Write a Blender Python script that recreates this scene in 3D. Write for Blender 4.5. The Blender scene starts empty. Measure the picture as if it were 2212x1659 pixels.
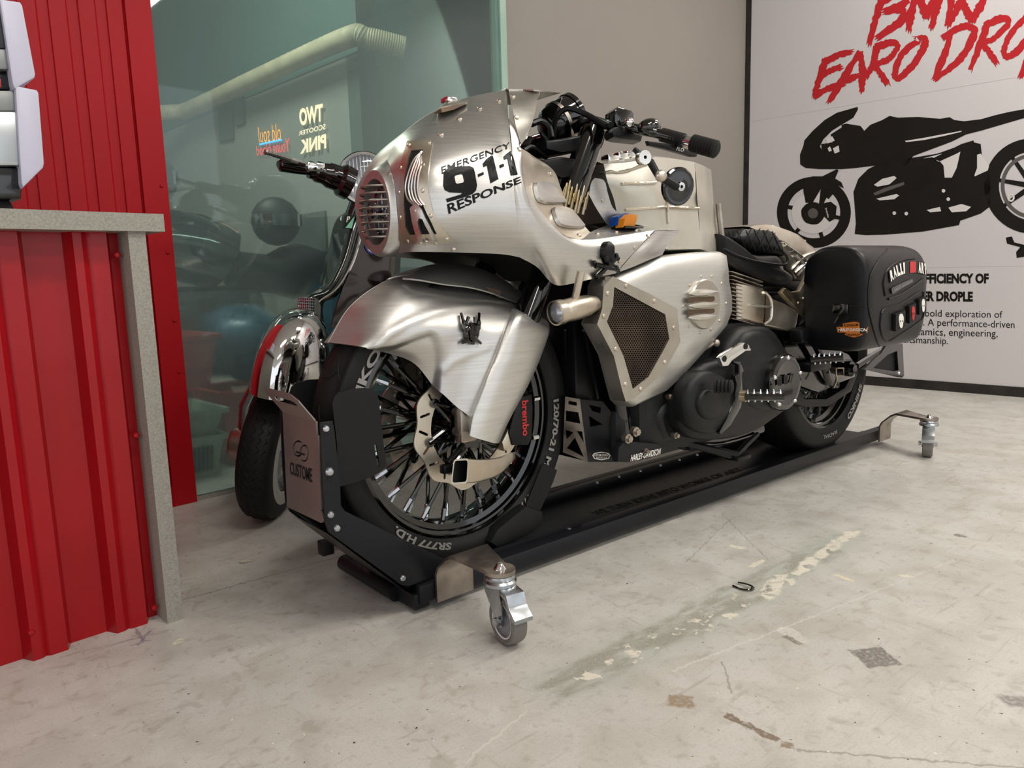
import bpy, bmesh, math, random
from mathutils import Vector as V, Matrix, Quaternion
from mathutils.bvhtree import BVHTree
from mathutils.geometry import intersect_point_line
random.seed(7)
S = bpy.context.scene
COL = S.collection
rad = math.radians
# ------------------------------------------------------------------ camera
IW, IH, F = 2212.0, 1659.0, 1599.0
PITCH, ROLL, HB = rad(8.366), rad(-1.684), rad(50.35)
CAM = V((-1.0124, -1.4614, 0.7355))
def _rot():
    c, s = math.cos(PITCH), math.sin(PITCH)
    B = Matrix(((1,0,0),(0,0,-1),(0,1,0)))
    P = Matrix(((1,0,0),(0,c,-s),(0,s,c)))
    cr, sr = math.cos(ROLL), math.sin(ROLL)
    Z = Matrix(((cr,-sr,0),(sr,cr,0),(0,0,1)))
    Yw = Matrix(((math.sin(HB),-math.cos(HB),0),(math.cos(HB),math.sin(HB),0),(0,0,1)))
    return Z @ P @ B @ Yw
RM = _rot(); RT = RM.transposed()
cd = bpy.data.cameras.new('camera'); co = bpy.data.objects.new('camera', cd); COL.objects.link(co)
cm = Matrix((RM[0], -RM[1], -RM[2])).transposed().to_4x4(); cm.translation = CAM
co.matrix_world = cm
cd.sensor_width = 36.0; cd.lens = F/IW*36.0; cd.clip_start = 0.05; cd.clip_end = 100
S.camera = co
# ------------------------------------------------------------------ light
S.view_settings.view_transform = 'Standard'; S.view_settings.look = 'None'
S.view_settings.gamma = 1.0; S.view_settings.use_curve_mapping = False
S.view_settings.exposure = 0.12
w = bpy.data.worlds.new('world'); S.world = w; w.use_nodes = True
w.node_tree.nodes['Background'].inputs[0].default_value = (0.93, 0.96, 1.0, 1)
w.node_tree.nodes['Background'].inputs[1].default_value = 1.15
RU = V((math.cos(rad(5)), math.sin(rad(5)), 0)); RV = V((-math.sin(rad(5)), math.cos(rad(5)), 0))
def uv(u, v, z): return RU*u + RV*v + V((0,0,z))
def area(name, u, v, z, sx, sy, power, color, tgt=None):
    d = bpy.data.lights.new(name, 'AREA'); d.shape = 'RECTANGLE'; d.size = sx; d.size_y = sy
    d.energy = power; d.color = color
    o = bpy.data.objects.new(name, d); COL.objects.link(o); o.location = uv(u, v, z)
    dr = (V(tgt) - o.location) if tgt else V((0,0,-1))
    o.rotation_euler = dr.to_track_quat('-Z', 'Y').to_euler()
    o.rotation_euler.z += 0 if tgt else rad(5)
    return o
WARM = (1.0, 0.955, 0.89)
area('ceiling_lamp_light', -0.3, -1.6, 3.25, 1.3, 0.35, 40, WARM)
area('ceiling_lamp_light', 2.3, -1.9, 3.25, 1.3, 0.35, 48, WARM)
area('ceiling_lamp_light', 1.0, -3.6, 3.25, 1.3, 0.35, 40, WARM)
area('ceiling_lamp_light', -1.8, -3.6, 3.25, 1.3, 0.35, 30, WARM)
area('ceiling_lamp_light', 2.9, -0.4, 3.25, 1.0, 0.3, 22, WARM)  # unseen lamp, placed to lighten the right end of the grey wall
area('back_room_fill_light', 0.3, 1.45, 3.1, 0.9, 0.2, 22, (1.0, 0.97, 0.9))  # added unseen lamp, brightens the crates behind the glass
area('back_room_fill_light', 0.0, 2.6, 3.1, 0.9, 0.4, 75, (1.0, 0.95, 0.85))  # unseen lamp put in to light the back room
# ------------------------------------------------------------------ helpers
def ray(px, py): return RT @ V(((px-IW/2)/F, (py-IH/2)/F, 1.0))
def onpl(px, py, n, d):
    r = ray(px, py); return CAM + r*((d - n.dot(CAM))/n.dot(r))
def U(px, py, Y): return onpl(px, py, V((0,1,0)), Y)
def UX(px, py, X): return onpl(px, py, V((1,0,0)), X)
def UZ(px, py, Z): return onpl(px, py, V((0,0,1)), Z)
def PX(p):
    q = RM @ (V(p)-CAM); return (IW/2+F*q.x/q.z, IH/2+F*q.y/q.z)
def segd(p, L):
    b = 1e9
    for i in range(len(L)-1):
        ax, ay = L[i]; bx, by = L[i+1]; dx, dy = bx-ax, by-ay; t = max(0, min(1, ((p[0]-ax)*dx+(p[1]-ay)*dy)/(dx*dx+dy*dy+1e-9)))
        b = min(b, math.hypot(p[0]-ax-dx*t, p[1]-ay-dy*t))
    return b
def lin(h):
    h = h.lstrip('#'); o = []
    for i in (0,2,4):
        c = int(h[i:i+2],16)/255.0
        o.append(c/12.92 if c <= .04045 else ((c+.055)/1.055)**2.4)
    return (o[0], o[1], o[2], 1)
MATS = {}
def mat(name, hexc, metal=0.0, rough=0.5, hex2=None, nscale=8.0, nstretch=(1,1,1), bump=0.0, bscale=60.0, rvar=0.0,
        coat=0.0, emit=0.0, alpha=1.0, spec=0.5, trans=0.0, lo=.35, hi=.65):
    m = bpy.data.materials.new(name); m.use_nodes = True; MATS[name] = m
    nt = m.node_tree; N = nt.nodes; L = nt.links; b = N['Principled BSDF']
    b.inputs['Base Color'].default_value = lin(hexc); b.inputs['Metallic'].default_value = metal
    b.inputs['Roughness'].default_value = rough; b.inputs['Specular IOR Level'].default_value = spec
    b.inputs['Coat Weight'].default_value = coat; b.inputs['Coat Roughness'].default_value = .05
    b.inputs['Transmission Weight'].default_value = trans; b.inputs['Alpha'].default_value = alpha
    if emit: b.inputs['Emission Color'].default_value = lin(hexc); b.inputs['Emission Strength'].default_value = emit
    if hex2 or bump or rvar:
        tc = N.new('ShaderNodeNewGeometry'); mp = N.new('ShaderNodeMapping'); mp.inputs['Scale'].default_value = nstretch
        L.new(tc.outputs['Position'], mp.inputs['Vector'])
        if hex2 or rvar:
            n = N.new('ShaderNodeTexNoise'); n.inputs['Scale'].default_value = nscale; n.inputs['Detail'].default_value = 6
            L.new(mp.outputs[0], n.inputs['Vector'])
            r = N.new('ShaderNodeMapRange'); r.inputs[1].default_value = lo; r.inputs[2].default_value = hi
            L.new(n.outputs['Fac'], r.inputs[0])
            if hex2:
                mx = N.new('ShaderNodeMix'); mx.data_type = 'RGBA'
                mx.inputs[6].default_value = lin(hexc); mx.inputs[7].default_value = lin(hex2)
                L.new(r.outputs[0], mx.inputs[0]); L.new(mx.outputs[2], b.inputs['Base Color'])
            if rvar:
                r2 = N.new('ShaderNodeMapRange'); r2.inputs[1].default_value = .3; r2.inputs[2].default_value = .7
                r2.inputs[3].default_value = rough-rvar; r2.inputs[4].default_value = rough+rvar
                L.new(n.outputs['Fac'], r2.inputs[0]); L.new(r2.outputs[0], b.inputs['Roughness'])
        if bump:
            n2 = N.new('ShaderNodeTexNoise'); n2.inputs['Scale'].default_value = bscale; n2.inputs['Detail'].default_value = 3
            L.new(mp.outputs[0], n2.inputs['Vector'])
            bp = N.new('ShaderNodeBump'); bp.inputs['Strength'].default_value = bump; bp.inputs['Distance'].default_value = .002
            L.new(n2.outputs['Fac'], bp.inputs['Height']); L.new(bp.outputs[0], b.inputs['Normal'])
    return m
WM = {}
def place(o, parent=None, M=None):
    M = M or Matrix.Identity(4); COL.objects.link(o); WM[o.name] = M
    if parent is not None:
        o.parent = parent; o.matrix_basis = WM[parent.name].inverted() @ M
    else: o.matrix_basis = M
    return o
def thing(name, label, cat, loc=(0,0,0), group=None):
    o = bpy.data.objects.new(name, None); o.empty_display_size = .1
    place(o, None, Matrix.Translation(V(loc))); return tag(o, label, cat, group)
def tag(o, label, cat, group=None):
    o['label'] = label; o['category'] = cat
    if group: o['group'] = group
    return o
def struct(o, label=None):
    o['kind'] = 'structure'
    if label: o['label'] = label
    return o
def mkmesh(name, vs, fs, mats, mi=None, smooth=True, angle=35):
    me = bpy.data.meshes.new(name); me.from_pydata([tuple(v) for v in vs], [], fs)
    for m in (mats if isinstance(mats, (list, tuple)) else [mats]): me.materials.append(MATS[m] if isinstance(m, str) else m)
    if mi: me.polygons.foreach_set('material_index', mi)
    bm = bmesh.new(); bm.from_mesh(me); bmesh.ops.remove_doubles(bm, verts=bm.verts, dist=1e-6)
    bmesh.ops.recalc_face_normals(bm, faces=bm.faces); bm.to_mesh(me); bm.free()
    if smooth:
        me.polygons.foreach_set('use_smooth', [True]*len(me.polygons)); me.set_sharp_from_angle(angle=rad(angle))
    return me
class MB:
    def __init__(s): s.v = []; s.f = []; s.m = []; s.k = 0
    def add(s, vs, fs):
        o = len(s.v); s.v += [V(x) for x in vs]; s.f += [[i+o for i in f] for f in fs]; s.m += [s.k]*len(fs); return s
    def box(s, c, size, M=None):
        M = M or Matrix.Identity(3); c = V(c); h = V(size)/2; vs = []
        for x in (-1,1):
            for y in (-1,1):
                for z in (-1,1): vs.append(c + M @ V((x*h.x, y*h.y, z*h.z)))
        return s.add(vs, [(0,1,3,2),(4,6,7,5),(0,4,5,1),(2,3,7,6),(0,2,6,4),(1,5,7,3)])
    def bbox(s, c, size, b=.004, M=None):
        # box with chamfered edges: all three axes
        M = M or Matrix.Identity(3); c = V(c); h = V(size)/2; b = min(b, h.x*.9, h.y*.9, h.z*.9)
        bm = bmesh.new(); bmesh.ops.create_cube(bm, size=1)
        for vv in bm.verts: vv.co = V((vv.co.x*size[0], vv.co.y*size[1], vv.co.z*size[2]))
        bmesh.ops.bevel(bm, geom=bm.edges[:], offset=b, segments=2, profile=.5, affect='EDGES')
        bm.verts.index_update()
        s.add([c + M @ v.co for v in bm.verts], [[v.index for v in f.verts] for f in bm.faces]); bm.free(); return s
    def loft(s, rows, closed=False, caps=False):
        n = len(rows[0]); vs = [p for r in rows for p in r]; fs = []
        for i in range(len(rows)-1):
            for j in range(n if closed else n-1):
                a = i*n+j; b = i*n+(j+1) % n; fs.append((a, b, b+n, a+n))
        if caps:
            fs.append(list(range(n))[::-1]); fs.append([(len(rows)-1)*n+j for j in range(n)])
        return s.add(vs, fs)
    def tube(s, pts, r, n=12, caps=True, smoothn=0):
        pts = [V(p) for p in pts]
        if smoothn: pts = crom(pts, smoothn)
        rs = r if isinstance(r, (list, tuple)) else [r]*len(pts)
        if len(rs) != len(pts): rs = [rs[min(int(i*len(rs)/len(pts)), len(rs)-1)] for i in range(len(pts))]
        rows = []; up = None
        for i, p in enumerate(pts):
            t = (pts[min(i+1, len(pts)-1)] - pts[max(i-1, 0)]).normalized()
            if up is None: up = t.orthogonal().normalized()
            up = (up - t*up.dot(t)).normalized(); w_ = t.cross(up)
            rows.append([p + (up*math.cos(a)+w_*math.sin(a))*rs[i] for a in [2*math.pi*k/n for k in range(n)]])
        return s.loft(rows, True, caps)
    def cyl(s, a, b, r, r2=None, n=20): return s.tube([a, b], [r, r if r2 is None else r2], n)
    def lathe(s, prof, o, ax, n=32, a0=0, a1=2*math.pi, ref=None):
        o = V(o); ax = V(ax).normalized(); x = V(ref) if ref else ax.orthogonal().normalized(); y = ax.cross(x); full = a1-a0 > 6.28
        rows = []
        for k in range(n if full else n+1):
            a = a0+(a1-a0)*k/n; d = x*math.cos(a)+y*math.sin(a)
            rows.append([o + ax*h + d*r for r, h in prof])
        if full: rows.append(rows[0])
        return s.loft(rows)
    def prism(s, poly, d):
        n = len(poly); a = [V(p) for p in poly]; b = [p+V(d) for p in a]
        return s.add(a+b, [list(range(n))[::-1], list(range(n, 2*n))] + [(i, (i+1) % n, (i+1) % n+n, i+n) for i in range(n)])
    def bprism(s, poly, d, b=.004, seg=2):
        # prism whose first face (poly) carries a rounded edge
        bm = bmesh.new(); vs = [bm.verts.new(p) for p in poly]; f = bm.faces.new(vs); bm.normal_update()
        r = bmesh.ops.extrude_face_region(bm, geom=[f]); nf = [g for g in r['geom'] if isinstance(g, bmesh.types.BMFace)]
        nv = [g for g in r['geom'] if isinstance(g, bmesh.types.BMVert)]
        for vv in vs: pass
        for vv in nv: vv.co += V(d)
        if f.is_valid is False or f not in bm.faces: f = None
        fr = [ff for ff in bm.faces if set(ff.verts) == set(vs)]
        if not fr: fr = [bm.faces.new(vs)]
        bmesh.ops.bevel(bm, geom=[e for e in fr[0].edges], offset=b, segments=seg, profile=.5, affect='EDGES', clamp_overlap=True)
        bm.verts.index_update(); s.add([v.co.copy() for v in bm.verts], [[v.index for v in ff.verts] for ff in bm.faces]); bm.free(); return s
    def sph(s, c, r, n=12, sc=(1,1,1), M=None):
        c = V(c); M = M or Matrix.Identity(3); rows = []
        for i in range(n//2+1):
            t = math.pi*i/(n//2)
            rows.append([c + M @ V((r*sc[0]*math.sin(t)*math.cos(2*math.pi*k/n), r*sc[1]*math.sin(t)*math.sin(2*math.pi*k/n), r*sc[2]*math.cos(t))) for k in range(n)])
        return s.loft(rows, True)
    def build(s, name, mats, parent=None, smooth=True, angle=35):
        me = mkmesh(name, s.v, s.f, mats, s.m if isinstance(mats, (list, tuple)) and len(mats) > 1 else None, smooth, angle)
        return place(bpy.data.objects.new(name, me), parent)
def inst(name, me, parent, M): return place(bpy.data.objects.new(name, me), parent, M)
def crom(P, n, closed=False):
    P = [V(p) for p in P]; N = len(P); out = []
    rng = N if closed else N-1
    for i in range(rng):
        if closed: a, b, c, d = P[i-1], P[i], P[(i+1) % N], P[(i+2) % N]
        else:
            b, c = P[i], P[i+1]; a = P[i-1] if i > 0 else b*2-c; d = P[i+2] if i+2 < N else c*2-b
        for k in range(n):
            t = k/n; out.append(.5*((2*b)+(c-a)*t+(2*a-5*b+4*c-d)*t*t+(3*b-a-3*c+d)*t**3))
    if not closed: out.append(P[-1])
    return out
def grid(ctrl, nu, nv):
    rows = [crom(r, nv) for r in ctrl]; cols = list(zip(*rows)); cols = [crom(list(c), nu) for c in cols]
    return [list(r) for r in zip(*cols)]
def pg(ctrl, nu=6, nv=6): return grid([[U(*p) for p in r] for r in ctrl], nu, nv)
def thick(rows, t, up=None, caps=True):
    """sheet of thickness t from a grid of points (offset along -normal)"""
    nr, nc = len(rows), len(rows[0]); mb = MB()
    def nrm(i, j):
        a = rows[min(i+1,nr-1)][j]-rows[max(i-1,0)][j]; b = rows[i][min(j+1,nc-1)]-rows[i][max(j-1,0)]
        q = a.cross(b); return q.normalized() if q.length > 1e-9 else V((0,0,0))
    back = [[rows[i][j] - nrm(i,j)*t for j in range(nc)] for i in range(nr)]
    mb.loft(rows); mb.loft(back)
    ring = lambda R: [R[0][j] for j in range(nc)] + [R[i][nc-1] for i in range(1,nr)] + [R[nr-1][j] for j in range(nc-2,-1,-1)] + [R[i][0] for i in range(nr-2,0,-1)]
    if caps: mb.loft([ring(rows), ring(back)], True)
    return mb
def mirror(mb):
    o = len(mb.v); n = len(mb.f); mb.v += [V((p.x,-p.y,p.z)) for p in mb.v]
    mb.f += [[i+o for i in f][::-1] for f in mb.f[:n]]; mb.m += mb.m[:n]; return mb
def bvh(*mbs):
    vs = []; fs = []
    for m in mbs:
        o = len(vs); vs += m.v; fs += [[i+o for i in f] for f in m.f]
    return BVHTree.FromPolygons([tuple(v) for v in vs], fs)
def hit(b, px, py):
    d = ray(px, py).normalized(); h = b.ray_cast(CAM, d)
    if h[0] is None:
        return None, None
    n = h[1]
    return h[0], (n if n.dot(d) < 0 else -n)
def frame(n, p, roll=None):
    z = V(n).normalized(); x = (V(roll) if roll else V((0,0,1)).cross(z))
    if x.length < 1e-4: x = V((1,0,0))
    x = (x - z*x.dot(z)).normalized(); y = z.cross(x)
    M = Matrix((x,y,z)).transposed().to_4x4(); M.translation = V(p); return M
def dome(name, r, h, m, n=12):
    mb = MB(); mb.lathe([(r, -h*.6), (r, 0), (r*.92, h*.45), (r*.65, h*.85), (0.0, h)], (0,0,0), (0,0,1), n); return mkmesh(name, mb.v, mb.f, m)
def rivets(b, pts, me, parent, name='rivet', off=0.0):
    for p in pts:
        q, n = hit(b, *p)
        if q is None: continue
        inst(name, me, parent, frame(n, q+n*off))
def text2d(s, bold=0.0, font=None):
    c = bpy.data.curves.new('t', 'FONT'); c.body = s; c.offset = bold; c.resolution_u = 3
    o = bpy.data.objects.new('t', c); COL.objects.link(o)
    bpy.context.view_layer.update()
    dg = bpy.context.evaluated_depsgraph_get(); me = bpy.data.meshes.new_from_object(o.evaluated_get(dg))
    vs = [v.co.copy() for v in me.vertices]; fs = [list(p.vertices) for p in me.polygons]
    bpy.data.objects.remove(o); bpy.data.curves.remove(c); bpy.data.meshes.remove(me)
    x0 = min(v.x for v in vs); x1 = max(v.x for v in vs); y0 = min(v.y for v in vs); y1 = max(v.y for v in vs)
    return [((v.x-x0)/(x1-x0), (v.y-y0)/(y1-y0)) for v in vs], fs
def sub2d(vs, fs, cuts):
    bm = bmesh.new(); bv = [bm.verts.new((x,y,0)) for x,y in vs]
    for f in fs:
        try: bm.faces.new([bv[i] for i in f])
        except ValueError: pass
    bmesh.ops.remove_doubles(bm, verts=bm.verts, dist=1e-5); bmesh.ops.triangulate(bm, faces=bm.faces)
    for _ in range(cuts): bmesh.ops.subdivide_edges(bm, edges=bm.edges[:], cuts=1, use_grid_fill=True)
    bmesh.ops.triangulate(bm, faces=bm.faces)
    bm.verts.index_update(); r = [(v.co.x, v.co.y) for v in bm.verts], [[v.index for v in f.verts] for f in bm.faces]; bm.free(); return r
def flat(name, vs2, fs, fn, m, parent):
    vs = [fn(x, y) for x, y in vs2]; ok = [v is not None for v in vs]
    fs = [f for f in fs if all(ok[i] for i in f)]
    return place(bpy.data.objects.new(name, mkmesh(name, [v or V((0,0,0)) for v in vs], fs, m, smooth=False)), parent)
def quad(c):  # bilinear map from text box (0..1) to pixel corners TL,TR,BR,BL
    (ax,ay),(bx,by),(cx,cy),(dx,dy) = c
    return lambda x, y: ((dx*(1-x)+cx*x)*(1-y)+(ax*(1-x)+bx*x)*y, (dy*(1-x)+cy*x)*(1-y)+(ay*(1-x)+by*x)*y)
def decal(name, s, corners, b, m, parent, bold=0.0, off=.0012, cuts=2, n=None, d=None):
    vs, fs = text2d(s, bold); vs, fs = sub2d(vs, fs, cuts); q = quad(corners)
    def fn(x, y):
        p = q(x, y)
        if b is None: return onpl(*p, n, d)
        h, nn = hit(b, *p); return None if h is None else h + nn*off
    return flat(name, vs, fs, fn, m, parent)
def inpoly(x, y, P):
    c = False; j = len(P)-1
    for i in range(len(P)):
        if (P[i][1] > y) != (P[j][1] > y) and x < (P[j][0]-P[i][0])*(y-P[i][1])/(P[j][1]-P[i][1])+P[i][0]: c = not c
        j = i
    return c
def holed(outer, holes, n=None):
    """flat sheet (2d) with holes -> verts2d, faces"""
    bm = bmesh.new(); es = []
    for lp in [outer]+holes:
        vv = [bm.verts.new((x,y,0)) for x,y in lp]
        for i in range(len(vv)): es.append(bm.edges.new((vv[i], vv[(i+1) % len(vv)])))
    bmesh.ops.triangle_fill(bm, use_beauty=True, use_dissolve=False, edges=es, normal=(0,0,1))
    bm.verts.index_update(); r = [(v.co.x, v.co.y) for v in bm.verts], [[v.index for v in f.verts] for f in bm.faces]; bm.free(); return r
def sheet(mb, outer, holes, fn, d):
    """holed sheet mapped by fn(x,y)->V, given thickness vector d"""
    vs, fs = holed(outer, holes); a = [fn(x,y) for x,y in vs]; n = len(a)
    mb.add(a, fs); mb.add([p+V(d) for p in a], [f[::-1] for f in fs])
    for lp in [outer]+holes:
        r = [fn(x,y) for x,y in lp]; mb.loft([r, [p+V(d) for p in r]], True)
    return mb
def circ(cx, cy, rx, ry=None, n=16, a0=0): return [(cx+rx*math.cos(a0+2*math.pi*k/n), cy+(ry or rx)*math.sin(a0+2*math.pi*k/n)) for k in range(n)]
def rrect(x0, y0, x1, y1, r, n=4):
    P = []
    for cx, cy, a in ((x1-r,y1-r,0),(x0+r,y1-r,90),(x0+r,y0+r,180),(x1-r,y0+r,270)):
        for k in range(n+1): t = rad(a+90*k/n); P.append((cx+r*math.cos(t), cy+r*math.sin(t)))
    return P
# ------------------------------------------------------------------ materials
mat('alu', 'cfcdc9', .94, .36, 'c2bfba', 3, (3,3,110), bump=.02, bscale=9, rvar=.05, lo=.3, hi=.7)
mat('alu_bright', 'dedcd6', .95, .30, 'c6c2b8', 7, (1,1,5), rvar=.08)
mat('alu_white', 'd5d4cf', .88, .40, 'c9c7c1', 3, (3,3,90), bump=.02, bscale=8, rvar=.05, lo=.3, hi=.7)
mat('alu_warm', 'bfb2a0', .95, .34, 'd6cfc0', 9, rvar=.08)
mat('vent_metal', 'b5afa4', .95, .32, 'c4beb3', 12, rvar=.07)
mat('steel_raw', '8a8078', 1, .38, 'b9afa4', 14, rvar=.1)
mat('brass_worn', '9c8a63', 1, .33, 'b9b0a0', 18, rvar=.1)
mat('chrome', 'e6e6e6', 1, .06)
mat('zinc', 'c3c7ca', 1, .27, 'a9adb0', 30, rvar=.08)
mat('gloss_black', '060606', 0, .12, coat=.8)
mat('satin_black', '08080a', 0, .36, '0e0e10', 12, spec=.3)
mat('matte_black', '0c0c0d', 0, .55, '111112', 20, spec=.3)
mat('powder_black', '0e0f12', 0, .40, '14151a', 3, bump=.08, bscale=500, spec=.3)
mat('engine_black', '0f0f10', 0, .40, '161617', 30, bump=.25, bscale=900, spec=.3)
mat('rubber', '0f0e0e', 0, .58, '161514', 10, bump=.05, bscale=200, spec=.3)
mat('leather', '08080a', 0, .36, '0f0f11', 6, bump=.25, bscale=420, spec=.3)
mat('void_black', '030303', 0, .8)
mat('decal_black', '0a0a0a', 0, .3, spec=.2)
mat('print_white', 'e6e2da', 0, .5)
mat('grey_lettering', '8d8b86', 0, .6)
def clear_mat():
    m = bpy.data.materials.new('clear_cover'); m.use_nodes = True; MATS['lens'] = m; N = m.node_tree.nodes; L = m.node_tree.links
    for n in list(N): N.remove(n)
    o = N.new('ShaderNodeOutputMaterial'); t = N.new('ShaderNodeBsdfTransparent'); t.inputs[0].default_value = (.95,.96,.97,1); g = N.new('ShaderNodeBsdfGlossy'); g.inputs['Roughness'].default_value = .04
    f = N.new('ShaderNodeFresnel'); f.inputs[0].default_value = 1.5; x = N.new('ShaderNodeMixShader'); L.new(f.outputs[0], x.inputs[0]); L.new(t.outputs[0], x.inputs[1]); L.new(g.outputs[0], x.inputs[2]); L.new(x.outputs[0], o.inputs[0])
clear_mat()
mat('lens_flute', 'e4e6ea', 0, .08, spec=.8)
mat('lens_back', 'e2e2e6', .45, .2)
mat('alu_tank', 'd8d4ca', .82, .40, 'c4bfb2', 6, rvar=.1)
mat('red_print', 'b8252a', 0, .5)
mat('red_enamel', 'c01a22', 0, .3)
mat('wine', '0e0304', 0, .1, coat=.9)
mat('orange_plastic', 'c8791a', 0, .3)
mat('blue_plastic', '123f86', 0, .3)
mat('orange_logo', 'b9671f', 0, .5)
mat('grille_brown', '4a3d33', .7, .5, '6b5a4a', 10)
mat('red_sheet', 'a00f18', 0, .26, '930d15', 2.5, bump=.25, bscale=45, coat=.12, spec=.25)
mat('red_wall', 'ac111b', 0, .42, 'a01019', 1.5, bump=.05, bscale=120, spec=.2)
mat('concrete', '86837a', 0, .6, '9d998e', 260, bump=.15, bscale=350)
mat('wall_grey', '928b83', 0, .62, '8b847c', .9, bump=.04, bscale=90)
mat('wall_white', 'cfcac2', 0, .7, 'c6c1b8', 1.2)
mat('ceiling_white', 'b9b6b0', 0, .8)
mat('poster_white', 'cdc7c7', 0, .5, 'c9c3c4', .6)
mat('poster_ink', '16130f', 0, .45, '1b1714', 8, spec=.2)
mat('poster_red', 'b4242a', 0, .5, spec=.2)
mat('poster_light', 'd2cdcb', 0, .5)
mat('poster_mid', '55504c', 0, .5)
mat('frame_black', '121110', 0, .5, '2b2622', 14)
mat('glass_edge', '8fae9e', 0, .35, 'a9c1b2', 8, (1,1,.4))
mat('white_plastic', 'cfcde0', 0, .35, trans=.12)
mat('silver_panel', 'b9bdbf', .9, .25)
mat('grey_panel', '8d8f8e', .6, .4)
mat('dark_panel', '2b2d30', .2, .4, '3a3c40', 40)
mat('green_black', '0a1412', 0, .08, coat=1.0)
mat('tyre_white', 'a8aaa2', 0, .5)
mat('duct', 'b5ab90', 0, .55, 'a29980', 10)
mat('backroom_wall', '80827c', 0, .8)
mat('backroom_teal', '425b59', 0, .8, '3c5856', 1.5)
mat('crate_red', '9c2a22', 0, .5)
mat('basket_green', '8fa08a', 0, .5)
mat('bag_blue', '2a5c74', 0, .4, '1d4a60', 12)
mat('neon_orange', 'ff9b2a', emit=2.2)
mat('neon_red', 'ff3a3a', emit=1.8)
mat('neon_blue', '4aa8ff', emit=2.0)
mat('sign_cream', 'f2d2b2', emit=1.3)
mat('blue_sticker', '2b2a7c', 0, .4)
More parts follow.
